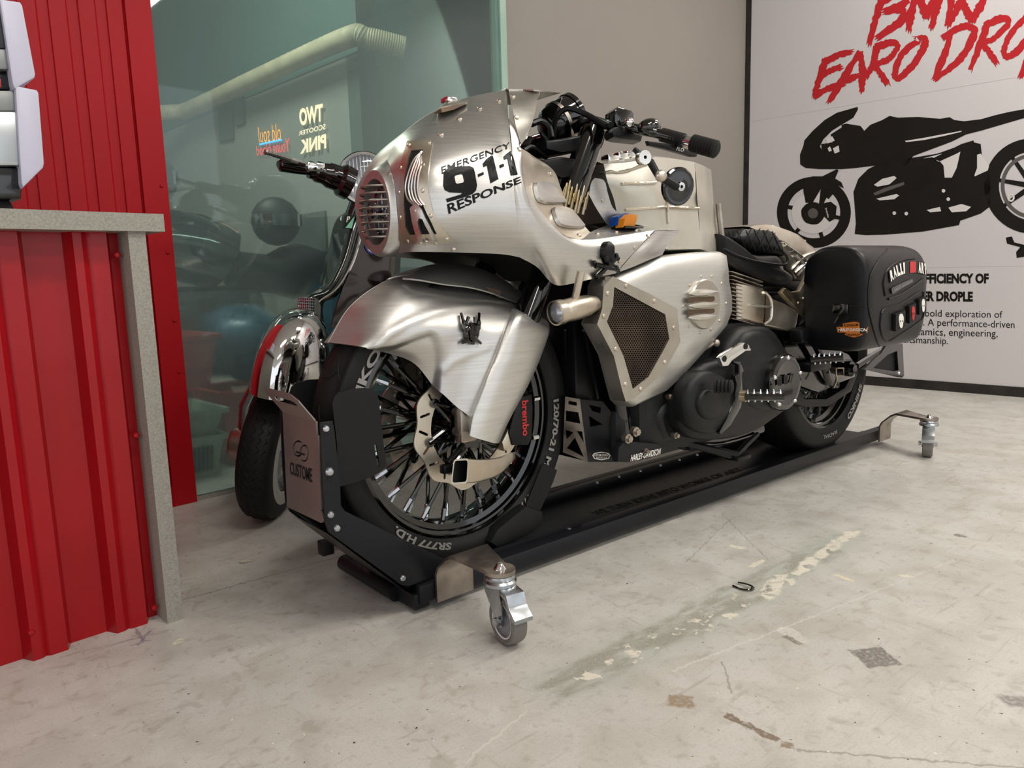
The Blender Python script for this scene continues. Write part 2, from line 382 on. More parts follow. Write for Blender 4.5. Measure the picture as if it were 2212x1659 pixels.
# ------------------------------------------------------------------ floor material
def floor_mat():
    m = bpy.data.materials.new('floor_paint'); m.use_nodes = True; MATS['floor'] = m
    nt = m.node_tree; N = nt.nodes; L = nt.links; b = N['Principled BSDF']
    g = N.new('ShaderNodeNewGeometry')
    def noise(sc, det=4, st=None, dist=0):
        n = N.new('ShaderNodeTexNoise'); n.inputs['Scale'].default_value = sc; n.inputs['Detail'].default_value = det; n.inputs['Distortion'].default_value = dist
        src = g.outputs['Position']
        if st:
            mp = N.new('ShaderNodeMapping'); mp.inputs['Scale'].default_value = st; mp.inputs['Rotation'].default_value = (0,0,random.uniform(0,3)); L.new(src, mp.inputs[0]); src = mp.outputs[0]
        L.new(src, n.inputs['Vector']); return n.outputs['Fac']
    def rng(s, a, b_, c=0.0, d=1.0):
        r = N.new('ShaderNodeMapRange'); r.inputs[1].default_value = a; r.inputs[2].default_value = b_; r.inputs[3].default_value = c; r.inputs[4].default_value = d
        L.new(s, r.inputs[0]); return r.outputs[0]
    def math_(op, a, b_=None):
        n = N.new('ShaderNodeMath'); n.operation = op
        for i, x in enumerate((a, b_)):
            if x is None: continue
            if isinstance(x, (int, float)): n.inputs[i].default_value = x
            else: L.new(x, n.inputs[i])
        return n.outputs[0]
    def mix(f, a, b_):
        n = N.new('ShaderNodeMix'); n.data_type = 'RGBA'
        if isinstance(f, float): n.inputs[0].default_value = f
        else: L.new(f, n.inputs[0])
        for i, x in ((6,a),(7,b_)):
            if isinstance(x, str): n.inputs[i].default_value = lin(x)
            else: L.new(x, n.inputs[i])
        return n.outputs[2]
    # position perturbed by noise for ragged edges
    nz = N.new('ShaderNodeTexNoise'); nz.inputs['Scale'].default_value = 14; nz.inputs['Detail'].default_value = 5; L.new(g.outputs['Position'], nz.inputs['Vector'])
    va = N.new('ShaderNodeVectorMath'); va.operation = 'MULTIPLY_ADD'; L.new(nz.outputs['Color'], va.inputs[0])
    va.inputs[1].default_value = (.07,.07,0); L.new(g.outputs['Position'], va.inputs[2])
    vb = N.new('ShaderNodeVectorMath'); vb.operation = 'SUBTRACT'; L.new(va.outputs[0], vb.inputs[0]); vb.inputs[1].default_value = (.035,.035,0)
    WP = vb.outputs[0]
    nz2 = N.new('ShaderNodeTexNoise'); nz2.inputs['Scale'].default_value = 60; nz2.inputs['Detail'].default_value = 4; L.new(g.outputs['Position'], nz2.inputs['Vector'])
    va2 = N.new('ShaderNodeVectorMath'); va2.operation = 'MULTIPLY_ADD'; L.new(nz2.outputs['Color'], va2.inputs[0])
    va2.inputs[1].default_value = (.018,.018,0); L.new(g.outputs['Position'], va2.inputs[2])
    vb2 = N.new('ShaderNodeVectorMath'); vb2.operation = 'SUBTRACT'; L.new(va2.outputs[0], vb2.inputs[0]); vb2.inputs[1].default_value = (.009,.009,0)
    WF = vb2.outputs[0]
    def seg(pa, pb, w, soft=.25, src=None):
        a = UZ(*pa, 0); c = UZ(*pb, 0); d = (c-a); ln = d.length; d = d/ln; nn = V((-d.y, d.x, 0))
        s_ = N.new('ShaderNodeVectorMath'); s_.operation = 'SUBTRACT'; L.new(src or WP, s_.inputs[0]); s_.inputs[1].default_value = a
        def dot(v):
            q = N.new('ShaderNodeVectorMath'); q.operation = 'DOT_PRODUCT'; L.new(s_.outputs[0], q.inputs[0]); q.inputs[1].default_value = v; return q.outputs['Value']
        t = rng(math_('ABSOLUTE', dot(nn)), w*(1-soft), w, 1, 0)
        e = math_('ABSOLUTE', math_('SUBTRACT', dot(d), ln/2)); e = rng(e, ln/2-w*soft, ln/2+.001, 1, 0)
        return math_('MULTIPLY', t, e)
    col = mix(rng(noise(2.2, 6), .3, .7), 'bbb8b1', 'c8c5be')
    col = mix(rng(noise(9, 8, dist=.5), .42, .75, 0, .55), col, '9c968a')
    col = mix(rng(noise(40, 6), .57, .75, 0, .5), col, '8d8679')
    # long scuffs and scratches
    for st, sc, lo in (((1,12,1), 7.0, .62), ((9,.8,1), 11.0, .64), ((1,20,1), 14.0, .64)):
        col = mix(rng(noise(sc, 8, st, .6), lo, lo+.10, 0, .32), col, '857e73')
    for st, sc, lo in (((1.2,18,1), 9.0, .66), ((16,1,1), 10.0, .68)):
        col = mix(rng(noise(sc, 6, st, .8), lo, lo+.06, 0, .35), col, 'd0ccc2')
    # repaired strip: green-grey skim, grey trowelled core, cream flakes
    A, B = (1160,1520), (1850,1150)
    col = mix(math_('MULTIPLY', math_('MULTIPLY', seg(A, B, .085, .6), .6), rng(noise(7, 6), .25, .6, .35, 1)), col, 'a6aea3')
    core = seg((1180,1500), (1800,1180), .05, .35)
    core = math_('MULTIPLY', core, rng(noise(11, 6, (1,3,1)), .38, .55))
    col = mix(math_('MULTIPLY', core, .62), col, '928d80'); col = mix(math_('MULTIPLY', math_('MULTIPLY', core, rng(noise(90, 4, (1,5,1)), .5, .62)), .5), col, '7d786c')
    fl = math_('MULTIPLY', seg((1640,1290), (1850,1145), .022, .4), rng(noise(30, 5), .40, .48)); col = mix(fl, col, 'd8d2c2')
    fl2 = math_('MULTIPLY', seg((1350,1420), (1640,1285), .035, .5), rng(noise(24, 5), .56, .60)); col = mix(fl2, col, 'd8d2c2')
    fl3 = math_('MULTIPLY', seg((1200,1510), (1420,1380), .04, .5), rng(noise(26, 5), .60, .63)); col = mix(fl3, col, 'd8d2c2')
    # chips and stains
    for a, b_, w_, c, s_ in (((1440,1512),(1502,1518),.022,'94806a',.3), ((1565,1543),(1680,1600),.008,'7a6a58',.2), ((1685,1605),(1718,1613),.008,'8a7a66',.2),
                        ((1865,1400),(1915,1440),.035,'77716b',.1), ((1690,1355),(1735,1390),.020,'c9c4bc',.3), ((1692,1372),(1730,1392),.008,'857d74',.3),
                        ((1800,1240),(1845,1256),.008,'d8cfb2',.3), ((1355,380+880),(1355+1,1262),.004,'222222',.3), ((2185,1500),(2212,1530),.03,'86807a',.3),
                        ((2060,1155),(2090,1160),.012,'77726a',.4), ((1620,1225),(1650,1210),.007,'dcd5c0',.3), ((1575,1178),(1610,1185),.010,'dcd5c0',.3),
                        ((372,1392),(395,1380),.008,'ded6bb',.3), ((515,1217),(548,1210),.014,'8f8878',.4), ((522,1213),(545,1210),.005,'ded6bb',.3),
                        ((1945,1245),(1968,1243),.010,'d5cdb8',.3)):
        col = mix(math_('MULTIPLY', seg(a, b_, w_, s_, WF), rng(noise(130, 5), .32, .5, .35, .95)), col, c)
    # pale chalk lines and dark cracks
    for a, b_, w_, c, f_ in (((1450,1450),(1760,1330),.004,'dedbd4',.35), ((1760,1330),(2060,1210),.003,'dedbd4',.22), ((1000,1650),(1140,1535),.003,'d9d6ce',.4), ((1560,1430),(1580,1500),.003,'857f75',.6),
                        ((380,1300),(760,1195),.003,'6f6a60',.6), ((130,1420),(320,1372),.002,'77726f',.6), ((280,1395),(325,1383),.003,'5a5a78',.6), ((292,1357),(312,1385),.004,'6a6a88',.6), ((325,1362),(298,1394),.003,'6a6a88',.6),
                        ((1720,1620),(2212,1659),.003,'7d776c',.6), ((1225,1075),(1500,975),.002,'77736a',.5), ((1480,1215),(1580,1120),.002,'7d776c',.5), ((1560,1110),(1660,1210),.002,'7d776c',.5)):
        col = mix(math_('MULTIPLY', seg(a, b_, w_, .5, WF), f_), col, c)
    col = mix(rng(noise(220, 6), .52, .72, 0, .35), col, '948e83'); col = mix(rng(noise(16, 9, dist=1.2), .60, .68, 0, .4), col, '9a9488')
    sp = rng(noise(95, 2), .735, .75); col = mix(sp, col, '4c463e')
    sp2 = rng(noise(70, 2, (1.3,1,1)), .745, .76); col = mix(sp2, col, 'e2ddcc')
    L.new(col, b.inputs['Base Color'])
    L.new(rng(noise(5, 6), .3, .7, .30, .52), b.inputs['Roughness'])
    bp = N.new('ShaderNodeBump'); bp.inputs['Strength'].default_value = .12; bp.inputs['Distance'].default_value = .003
    L.new(noise(35, 6), bp.inputs['Height']); L.new(bp.outputs[0], b.inputs['Normal'])
floor_mat()
# ------------------------------------------------------------------ glass (dusty teal pane, frosted towards the bottom)
def glass_mat():
    m = bpy.data.materials.new('teal_glass'); m.use_nodes = True; MATS['glass'] = m
    nt = m.node_tree; N = nt.nodes; L = nt.links
    for n in list(N): N.remove(n)
    out = N.new('ShaderNodeOutputMaterial'); tr = N.new('ShaderNodeBsdfTransparent'); tr.inputs[0].default_value = (.80,.90,.87,1)
    rf = N.new('ShaderNodeBsdfRefraction'); rf.inputs['Color'].default_value = (.80,.92,.88,1); rf.inputs['Roughness'].default_value = .22; rf.inputs['IOR'].default_value = 1.12
    df = N.new('ShaderNodeBsdfDiffuse'); df.inputs[0].default_value = (.33,.42,.41,1)
    gl = N.new('ShaderNodeBsdfGlossy'); gl.inputs['Roughness'].default_value = .02; gl.inputs[0].default_value = (.85,.95,.92,1)
    g = N.new('ShaderNodeNewGeometry'); sx = N.new('ShaderNodeSeparateXYZ'); L.new(g.outputs['Position'], sx.inputs[0])
    mr = N.new('ShaderNodeMapRange'); mr.inputs[1].default_value = .78; mr.inputs[2].default_value = .55; mr.inputs[3].default_value = 0; mr.inputs[4].default_value = .85
    L.new(sx.outputs['Z'], mr.inputs[0])
    m1 = N.new('ShaderNodeMixShader'); L.new(mr.outputs[0], m1.inputs[0]); L.new(tr.outputs[0], m1.inputs[1]); L.new(rf.outputs[0], m1.inputs[2])
    m2 = N.new('ShaderNodeMixShader'); m2.inputs[0].default_value = .19; L.new(m1.outputs[0], m2.inputs[1]); L.new(df.outputs[0], m2.inputs[2])
    fr = N.new('ShaderNodeFresnel'); fr.inputs[0].default_value = 1.45
    m3 = N.new('ShaderNodeMixShader'); L.new(fr.outputs[0], m3.inputs[0]); L.new(m2.outputs[0], m3.inputs[1]); L.new(gl.outputs[0], m3.inputs[2])
    L.new(m3.outputs[0], out.inputs[0])
glass_mat()
# ------------------------------------------------------------------ room shell
VG, UP = 1.157, 3.63          # glass/back wall plane (v) and right wall plane (u)
def ubox(mb, u0, u1, v0, v1, z0, z1):
    P = [uv(u,v,z) for u in (u0,u1) for v in (v0,v1) for z in (z0,z1)]
    return mb.add(P, [(0,1,3,2),(4,6,7,5),(0,4,5,1),(2,3,7,6),(0,2,6,4),(1,5,7,3)])
CEIL = 3.4
struct(ubox(MB(), -6, 6.5, -7, 6, -.1, 0).build('floor', 'floor', smooth=False), 'scuffed pale grey painted concrete floor with patched strip')
struct(ubox(MB(), -6, 3.9, -7, 6, CEIL, CEIL+.1).build('ceiling', 'ceiling_white', smooth=False))
struct(ubox(MB(), 1.372, UP+.25, VG, VG+.12, 0, CEIL).build('wall_back', 'wall_grey', smooth=False), 'plain grey painted wall between teal glass and poster')
struct(ubox(MB(), UP, UP+.25, -7, VG, 0, CEIL).build('wall_right', 'wall_white', smooth=False))
# red ribbed sheet wall
def ribbed(u0, u1, v, z0, z1, pitch, prof, thickness=.004):
    """prof: list of (fraction of pitch, proud depth)"""
    pts = []; k = math.floor(u0/pitch)
    while k*pitch < u1:
        for f, d in prof:
            u = (k+f)*pitch
            if u0 <= u <= u1: pts.append((u, v-d))
        k += 1
    pts = [(u0, pts[0][1])] + pts + [(u1, pts[-1][1])]
    rows = [[uv(a, b, z0) for a, b in pts], [uv(a, b, z1) for a, b in pts]]
    back = [[uv(a, b+thickness, z0) for a, b in pts], [uv(a, b+thickness, z1) for a, b in pts]]
    mb = MB(); mb.loft(rows); mb.loft(back); mb.loft([rows[0], back[0]]); mb.loft([rows[1], back[1]]); mb.loft([[rows[0][0], rows[1][0]], [back[0][0], back[1][0]]]); mb.loft([[rows[0][-1], rows[1][-1]], [back[0][-1], back[1][-1]]])
    return mb
wl = struct(ribbed(-5, -.191, VG+.005, 0.03, CEIL, .078, [(0,.012),(.55,.012),(.62,.006),(.97,.006),(.99,.012)]).build('wall_left', 'red_wall', smooth=False), 'red ribbed sheet metal wall beside the teal glass')
ubox(MB(), -5, -.191, VG-.012, VG+.02, 0.0, .07).build('base_flashing', 'red_wall', wl, smooth=False)
ubox(MB(), -.262, -.186, VG-.014, VG+.02, 0.0, CEIL).build('corner_flashing', 'red_wall', wl, smooth=False)
SCREW = dome('screw', .006, .005, 'red_wall', 10)
for z in (.45,.62,.84,1.05): inst('screw', SCREW, wl, frame(-RV, uv(-.205, VG-.014, z)))
# glass pane with pale green edge
wn = struct(ubox(MB(), -.190, 1.34, VG-.006, VG+.006, 0.015, CEIL).build('window_1', 'glass', smooth=False), 'dusty teal tinted glass partition, frosted near the floor')
t1 = struct(ubox(MB(), 1.338, 1.376, VG-.014, VG+.03, 0, CEIL).build('trim_1', 'glass_edge', smooth=False), 'pale green glass edge strip')
t2 = struct(ubox(MB(), -.19, 1.34, VG-.008, VG+.012, 0, .016).build('trim_2', 'concrete', smooth=False))
# ================================================================== MOTORCYCLE
BIKE = thing('motorcycle', 'custom motorcycle with brushed aluminium fairing, spoked front wheel and black saddlebag on dolly', 'motorcycle', (0.8, 0, .04))
def sm(pts, n=4, closed=True): return [(p.x, p.y) for p in crom([V((a[0],a[1],0)) for a in pts], n, closed)]
def pillow(mb, out, Y, prof, cap=True, at=None):
    """out: pixel outline; at plane Y. prof: (scale, dy) loops from back to front"""
    P = [U(x, y, Y) for x, y in out]; c = sum(P, V((0,0,0)))/len(P)
    if at: c = U(*at, Y)
    rows = []
    for s_, dy in prof: rows.append([V((c.x+(p.x-c.x)*s_, Y+dy, c.z+(p.z-c.z)*s_)) for p in P])
    mb.loft(rows, True)
    if cap:
        last = rows[-1]; n = len(last); mb.add(last+[V((c.x, Y+prof[-1][1], c.z))], [(i, (i+1) % n, n) for i in range(n)])
    return mb
def sym(mb, out, Y, prof):
    """symmetric body across the bike's mid plane; prof loops (scale, fraction of Y)"""
    P = [U(x, y, Y) for x, y in out]; c = sum(P, V((0,0,0)))/len(P); rows = []
    for s_, f in prof: rows.append([V((c.x+(p.x-c.x)*s_, Y*f, c.z+(p.z-c.z)*s_)) for p in P])
    full = [[V((p.x,-p.y,p.z)) for p in r] for r in rows[::-1]] + rows
    mb.loft(full, True)
    n = len(P)
    for r in (full[0], full[-1]): mb.add(r+[sum(r, V((0,0,0)))/n], [(i, (i+1) % n, n) for i in range(n)])
    return mb
RIV = dome('rivet', .0062, .0042, 'alu_warm'); RIVS = dome('rivet', .0045, .003, 'alu_warm'); BOLT = dome('bolt', .007, .006, 'chrome')
AX = V((0,0,.39)); RAX = V((1.63,0,.372))
# ---------------------------------------------------------------- wheels
def wheel(name, c, Rt, wt, Rr, wr, nsp, parent, hubr=.045, hubw=.06):
    W = MB(); prof = [(Rr-.004,-wr*.92),(Rr+.006,-wr*1.02),(Rr+.02,-wt*.97),(Rr+(Rt-Rr)*.5,-wt),(Rr+(Rt-Rr)*.78,-wt*.93),(Rt-.012,-wt*.68),(Rt-.003,-wt*.34),(Rt,0)]
    prof = prof + [(r,-h) for r,h in prof[-2::-1]]
    W.lathe([(p.x, p.y) for p in crom([V((r,h,0)) for r,h in prof], 3)], c, (0,1,0), 96, ref=(1,0,0))
    wo = W.build(name, 'rubber', parent, angle=60)
    R = MB(); half = [(Rr+.002,-wr),(Rr+.001,-wr*.9),(Rr-.012,-wr*.85),(Rr-.015,-wr*.7),(Rr-.027,-wr*.62),(Rr-.03,-wr*.35),(Rr-.033,0)]
    R.lathe(half+[(r,-h) for r,h in half[-2::-1]], c, (0,1,0), 96, ref=(1,0,0)); R.lathe([(Rr+.003,-wr),(Rr-.004,-wr-.003),(Rr-.006,-wr*.9)], c, (0,1,0), 96, ref=(1,0,0))
    R.build('rim', 'gloss_black', wo)
    H = MB(); H.lathe([(0,-hubw*1.25),(.02,-hubw*1.25),(.022,-hubw),(hubr,-hubw),(hubr,-hubw*.8),(hubr*.6,-hubw*.6),(hubr*.6,hubw*.6),(hubr,hubw*.8),(hubr,hubw),(0,hubw)], c, (0,1,0), 24); H.build('hub', 'gloss_black', wo)
    m = MB(); L_ = Rr-.036-hubr*.9
    m.k = 0; m.tube([(0,0,0),(0,0,L_-.022)], .0052, 8); m.k = 1; m.tube([(0,0,L_-.026),(0,0,L_-.008)], .0066, 6); m.tube([(0,0,L_-.008),(0,0,L_+.004)], .0055, 6)
    sp = mkmesh('spoke', m.v, m.f, ['gloss_black','zinc'], m.m)
    for k in range(nsp):
        sd = -1 if k % 2 else 1; tw = 1 if (k//2) % 2 else -1
        a = 2*math.pi*(k+.5)/nsp; ah = a + tw*rad(26)
        p0 = c + V((math.cos(ah)*hubr*.9, sd*hubw*.85, math.sin(ah)*hubr*.9)); p1 = c + V((math.cos(a)*(Rr-.034), sd*wr*.25, math.sin(a)*(Rr-.034)))
        d = p1-p0; M = d.to_track_quat('Z','Y').to_matrix().to_4x4() @ Matrix.Diagonal((1,1,d.length/(L_+.004),1)); M.translation = p0
        inst('spoke', sp, wo, M)
    return wo
FW = wheel('front_wheel', AX, .35, .062, .275, .050, 52, BIKE)
FW['label'] = 'black wire spoked front wheel with road tyre'
RW = wheel('rear_wheel', RAX, .335, .122, .235, .112, 40, BIKE, .06, .09)
RW['label'] = 'wide black rear wheel and tyre'
# tread grooves on the front tyre
g = MB()
def trd(a, y, c=AX, R=.351, wt=.062):
    r = R - .030*(abs(y)/wt)**2.2; return c + V((math.cos(a)*r, y, math.sin(a)*r))
for k in range(13):
    a0 = 2*math.pi*k/13
    for sg in (-1,1):
        g.tube(crom([trd(a0,sg*.006), trd(a0+.12,sg*.018), trd(a0+.25,sg*.034), trd(a0+.34,sg*.05)], 5), .0018, 4)
        g.tube(crom([trd(a0+.2,sg*.044), trd(a0+.10,sg*.05), trd(a0+.02,sg*.046)], 4), .0014, 4)
        g.tube(crom([trd(a0+.25,sg*.034), trd(a0+.30,sg*.02), trd(a0+.31,sg*.004)], 4), .0014, 4)
g.build('tread_groove', 'void_black', FW)
def ringtext(s, c, r0, r1, y, a0, a1, m, parent, bold=0, flipped=False):
    """lettering on a sidewall: baseline radius r0, cap radius r1, from angle a0 to a1 (degrees, seen from the left side)"""
    vs, fs = text2d(s, bold); vs, fs = sub2d(vs, fs, 1)
    def fn(x, yy):
        a = rad(a0+(a1-a0)*x); r = r0+(r1-r0)*yy; return c + V((math.cos(a)*r, y, math.sin(a)*r))
    return flat('sidewall_lettering', vs, fs, fn, m, parent)
ringtext('120/70-21 M/C', AX, .285, .305, -.0635, 4, -38, 'grey_lettering', FW, .04)
ringtext('SHINKO', AX, .285, .307, -.0635, 181, 138, 'grey_lettering', FW, .04)
ringtext('SR777 H.D.', AX, .284, .302, -.0635, -101, -135, 'grey_lettering', FW, .04)
ringtext('777', AX, .284, .302, -.0635, -48, -56, 'grey_lettering', FW, .04)
ringtext('SHINKO', RAX, .256, .280, -.1235, -22, -56, 'grey_lettering', RW, .04)
ringtext('RADIAL', RAX, .262, .276, -.1235, -76, -98, 'grey_lettering', RW, .01)
# brake disc (wave rotor) with slots, black carrier
def disc(c, y, parent):
    out = [((.150+.0055*math.sin(10*a))*math.cos(a), (.150+.0055*math.sin(10*a))*math.sin(a)) for a in [2*math.pi*k/120 for k in range(120)]]
    inn = circ(0,0,.108,n=60); holes = [inn]
    for k in range(20):
        a = 2*math.pi*k/20; t = a + (.5 if k % 2 else -.5); cx_, cy_ = .128*math.cos(a), .128*math.sin(a); dx, dy = math.cos(t), math.sin(t)
        holes.append([(cx_+dx*l-dy*w_, cy_+dy*l+dx*w_) for l, w_ in ((-.012,-.003),(-.014,0),(-.012,.003),(.012,.003),(.014,0),(.012,-.003))])
    mb = MB(); sheet(mb, out, holes, lambda x, z: c+V((x, y, z)), (0,.005,0)); o = mb.build('brake_disc', 'alu_warm', parent, angle=20)
    cr = MB()
    for k in range(8):
        a = 2*math.pi*k/8+.2; r0 = V((math.cos(a),0,math.sin(a)))
        for s_ in (-1,1):
            b_ = a+s_*.32; r1 = V((math.cos(b_),0,math.sin(b_))); cr.tube([c+r0*.118+V((0,y-.002,0)), c+r1*.055+V((0,y-.002,0))], .0055, 6)
        cr.lathe([(.006,-.006),(.011,-.006),(.011,.003),(.006,.003)], c+r0*.116+V((0,y,0)), (0,1,0), 14)
    cr.lathe([(.04,-.004),(.062,-.004),(.062,.004),(.04,.004)], c+V((0,y,0)), (0,1,0), 32); cr.build('disc_carrier', 'gloss_black', o)
disc(AX, -.078, FW); disc(AX, .074, FW)
cal = MB(); cal.bprism([U(x,y,-.105) for x,y in [(1108,905),(1122,858),(1150,852),(1152,880),(1150,945),(1142,962),(1108,962),(1100,935)]], (0,.06,0), .004)
CALI = cal.build('brake_caliper', 'satin_black', BIKE)
decal('caliper_lettering', 'brembo', [(1141,864),(1143,940),(1129,942),(1127,866)], None, 'red_print', CALI, .03, n=V((0,1,0)), d=-.1065)
for p in ((1152,862),(1150,946)): q = U(*p, -.09); MB().cyl(q, q+V((.018,0,0)), .006, n=10).build('bleed_nipple', 'chrome', CALI)
mb = MB(); mb.bprism([U(x,y,-.1) for x,y in [(1085,955),(1110,905),(1108,965),(1090,975)]], (0,.02,0), .003); mb.build('caliper_bracket', 'alu_warm', CALI)
# fork legs and axle lug
for sg in (-1,1):
    mb = MB(); p0 = V((.03,sg*.118,.39)); p1 = V((.397,sg*.118,1.100)); d = (p1-p0)
    mb.cyl(p0, p0+d*.62, .030, n=24); mb.cyl(p0+d*.60, p0+d*.98, .034, n=24); mb.cyl(p0+d*.74, p0+d*.76, .037, n=24); mb.cyl(p0+d*.64, p0+d*.66, .036, n=24); mb.cyl(p0+d*.98, p0+d*1.0, .022, n=16)
    mb.build('fork_leg', 'gloss_black', BIKE)
mb = MB(); mb.cyl((0,-.135,.39), (0,.135,.39), .016, n=20); mb.cyl((0.0,-.14,.39), (0.0,-.128,.39), .028, n=20); mb.build('axle', 'steel_raw', BIKE)
mb = MB()
for p in ((1000,893),(1001,935),(1012,937)):
    q = U(*p, -.12); mb.cyl(q, q+V((0,.03,0)), .011, n=14)
mb.bbox(U(1006,915,-.11), (.05,.03,.085), .008); mb.build('axle_clamp', 'steel_raw', BIKE)
# ---------------------------------------------------------------- front fender
fctrl = [
 [(812,753,-.088),(800,752,-.088),(788,751,-.086),(772,749,-.075),(745,745,-.04),(711,741,0)],
 [(848,763,-.088),(842,750,-.098),(835,735,-.100),(826,712,-.092),(797,678,-.05),(757,665,0)],
 [(884,775,-.088),(884,752,-.104),(882,728,-.110),(880,695,-.102),(864,638,-.058),(826,613,0)],
 [(908,791,-.088),(915,765,-.104),(924,735,-.114),(925,695,-.110),(915,630,-.064),(879,598,0)],
 [(935,825,-.090),(945,785,-.104),(958,742,-.118),(968,700,-.116),(968,640,-.074),(940,594,0)],
 [(957,851,-.112),(970,800,-.118),(985,745,-.122),(1003,700,-.120),(1015,650,-.084),(992,596,0)],
 [(985,878,-.122),(1003,820,-.126),(1022,760,-.128),(1042,705,-.126),(1060,656,-.09),(1045,612,0)],
 [(1008,895,-.132),(1036,825,-.140),(1060,765,-.140),(1084,712,-.138),(1102,670,-.106),(1092,634,0)],
 [(1018,905,-.134),(1050,835,-.142),(1074,772,-.142),(1098,716,-.138),(1114,676,-.106),(1110,644,0)]]
fg = pg(fctrl, 9, 9)
_arch = [(800,752),(850,741),(900,722),(930,712),(944,718),(953,735),(958,760),(958,800),(957,870)]
_apoly = _arch + [(930,830),(895,790),(860,775),(800,770)]
_crest = [(812,748),(840,722),(880,697),(930,676),(985,662),(1040,657),(1085,664),(1110,676)]
_rib = [(958,800),(975,782),(1010,765),(1050,752)]
for r_ in fg:
    for q_ in r_:
        x_, y_ = PX(q_)
        if inpoly(x_, y_, _apoly): t_ = min(segd((x_,y_), _arch)/16.0, 1.0); q_.y += .011*t_*t_*(3-2*t_)
        d_ = segd((x_,y_), _crest); q_.y -= .0045*math.exp(-(d_/9.0)**2)
        d_ = segd((x_,y_), _rib); q_.y -= .003*math.exp(-(d_/8.0)**2)
FEN = thick(fg, -.003); fender_bvh = bvh(FEN)
mirror(FEN); FO = FEN.build('front_fender', 'alu', BIKE, angle=40); FO['label'] = 'brushed aluminium front fender with fork covers'
# fork cover (deep channel over each fork leg)
fk = [
 [(1013,925,-.10),(1014,938,-.148),(1019,943,-.160),(1048,952,-.166),(1074,958,-.152),(1082,948,-.10)],
 [(1006,893,-.10),(1020,895,-.148),(1030,893,-.160),(1062,893,-.168),(1098,906,-.152),(1108,890,-.10)],
 [(1030,820,-.10),(1046,822,-.146),(1056,820,-.160),(1092,820,-.168),(1140,826,-.150),(1150,812,-.10)],
 [(1056,762,-.10),(1070,762,-.144),(1080,760,-.158),(1114,758,-.168),(1164,768,-.148),(1174,755,-.10)],
 [(1080,712,-.10),(1090,708,-.142),(1098,706,-.154),(1126,702,-.164),(1182,716,-.140),(1186,706,-.10)],
 [(1096,676,-.09),(1104,674,-.125),(1110,674,-.138),(1128,678,-.148),(1172,696,-.128),(1178,690,-.09)],
 [(1102,664,-.06),(1106,664,-.09),(1110,665,-.10),(1124,671,-.11),(1160,684,-.10),(1168,684,-.06)]]
fkg = pg(fk, 5, 4); FK = thick(fkg, -.003); FK.loft([fkg[0], [p+V((0,.04,.004)) for p in fkg[0]]])
fk_bvh = bvh(FK); mirror(FK); FK.build('fork_cover', 'alu_white', FO, angle=40)
rivets(fk_bvh, [(1036,808),(1014,862)], dome('bolt', .010, .009, 'alu_warm'), FO, 'bolt')
# hood scoop on top of the fender with mesh mouth
hd = [[(870,604,-.03),(875,600,-.02),(880,597,0)],[(905,607,-.066),(912,590,-.04),(916,579,0)],[(958,616,-.080),(962,588,-.05),(960,572.5,0)],
      [(1010,622,-.082),(1014,592,-.05),(1008,576,0)],[(1052,632,-.082),(1058,604,-.05),(1050,588,0)],[(1082,643,-.082),(1096,622,-.05),(1090,609,0)],[(1114,655,-.080),(1126,640,-.05),(1126,634,0)]]
hg = pg(hd, 5, 5); HD = thick(hg, -.004); mirror(HD); HD.build('fender_scoop', 'alu', FO, angle=40)
mb = MB(); mb.add([U(1048,619,-.0835), U(1082,628,-.0835), U(1081,645,-.0835), U(1062,634,-.0835)], [(0,1,2,3)]); mb.add([U(1048,619,-.078), U(1082,628,-.078), U(1081,645,-.078), U(1062,634,-.078)], [(0,1,2,3)]); mb.build('scoop_mesh', 'grille_brown', FO)
# horned emblem
em = MB()
def eplane(p, off=.0): 
    h, n = hit(fender_bvh, *p); 
    return (h + n*off) if h else U(*p, -.13)
em.tube([eplane((993,680),.006), eplane((997,700),.010), eplane((1002,712),.012), eplane((1008,716),.012)], [.0035,.0055,.007,.006], 8, smoothn=3)
em.tube([eplane((1032,680),.006), eplane((1029,701),.010), eplane((1025,713),.012), eplane((1018,717),.012)], [.0035,.0055,.007,.006], 8, smoothn=3)
body = [(1003,704),(1008,698),(1013,697),(1019,697),(1024,700),(1026,706),(1029,715),(1028,726),(1023,737),(1018,744),(1012,744),(1006,737),(1001,726),(1000,714)]
bp = [eplane(p, .002) for p in body]; bc = sum(bp, V((0,0,0)))/len(bp); nn_ = V((0,-1,0))
em.loft([bp, [p+nn_*.010 for p in bp], [bc+(p-bc)*.75+nn_*.016 for p in bp], [bc+(p-bc)*.3+nn_*.019 for p in bp]], True, True)
for k in range(26):
    p = random.choice(body); t = random.random()*.8; q = ((1014.5+(p[0]-1014.5)*t), (720+(p[1]-720)*t)); em.sph(eplane(q, .016), .004+random.random()*.003, 8)
for a, b_ in (((994,739),(1008,731)),((1036,742),(1021,732)),((993,741),(1006,736)),((1004,699),(1007,690)),((1021,699),(1020,690))): em.cyl(eplane(a,.008), eplane(b_,.012), .003, .0045, 6)
em.build('horned_emblem', 'gloss_black', FO)
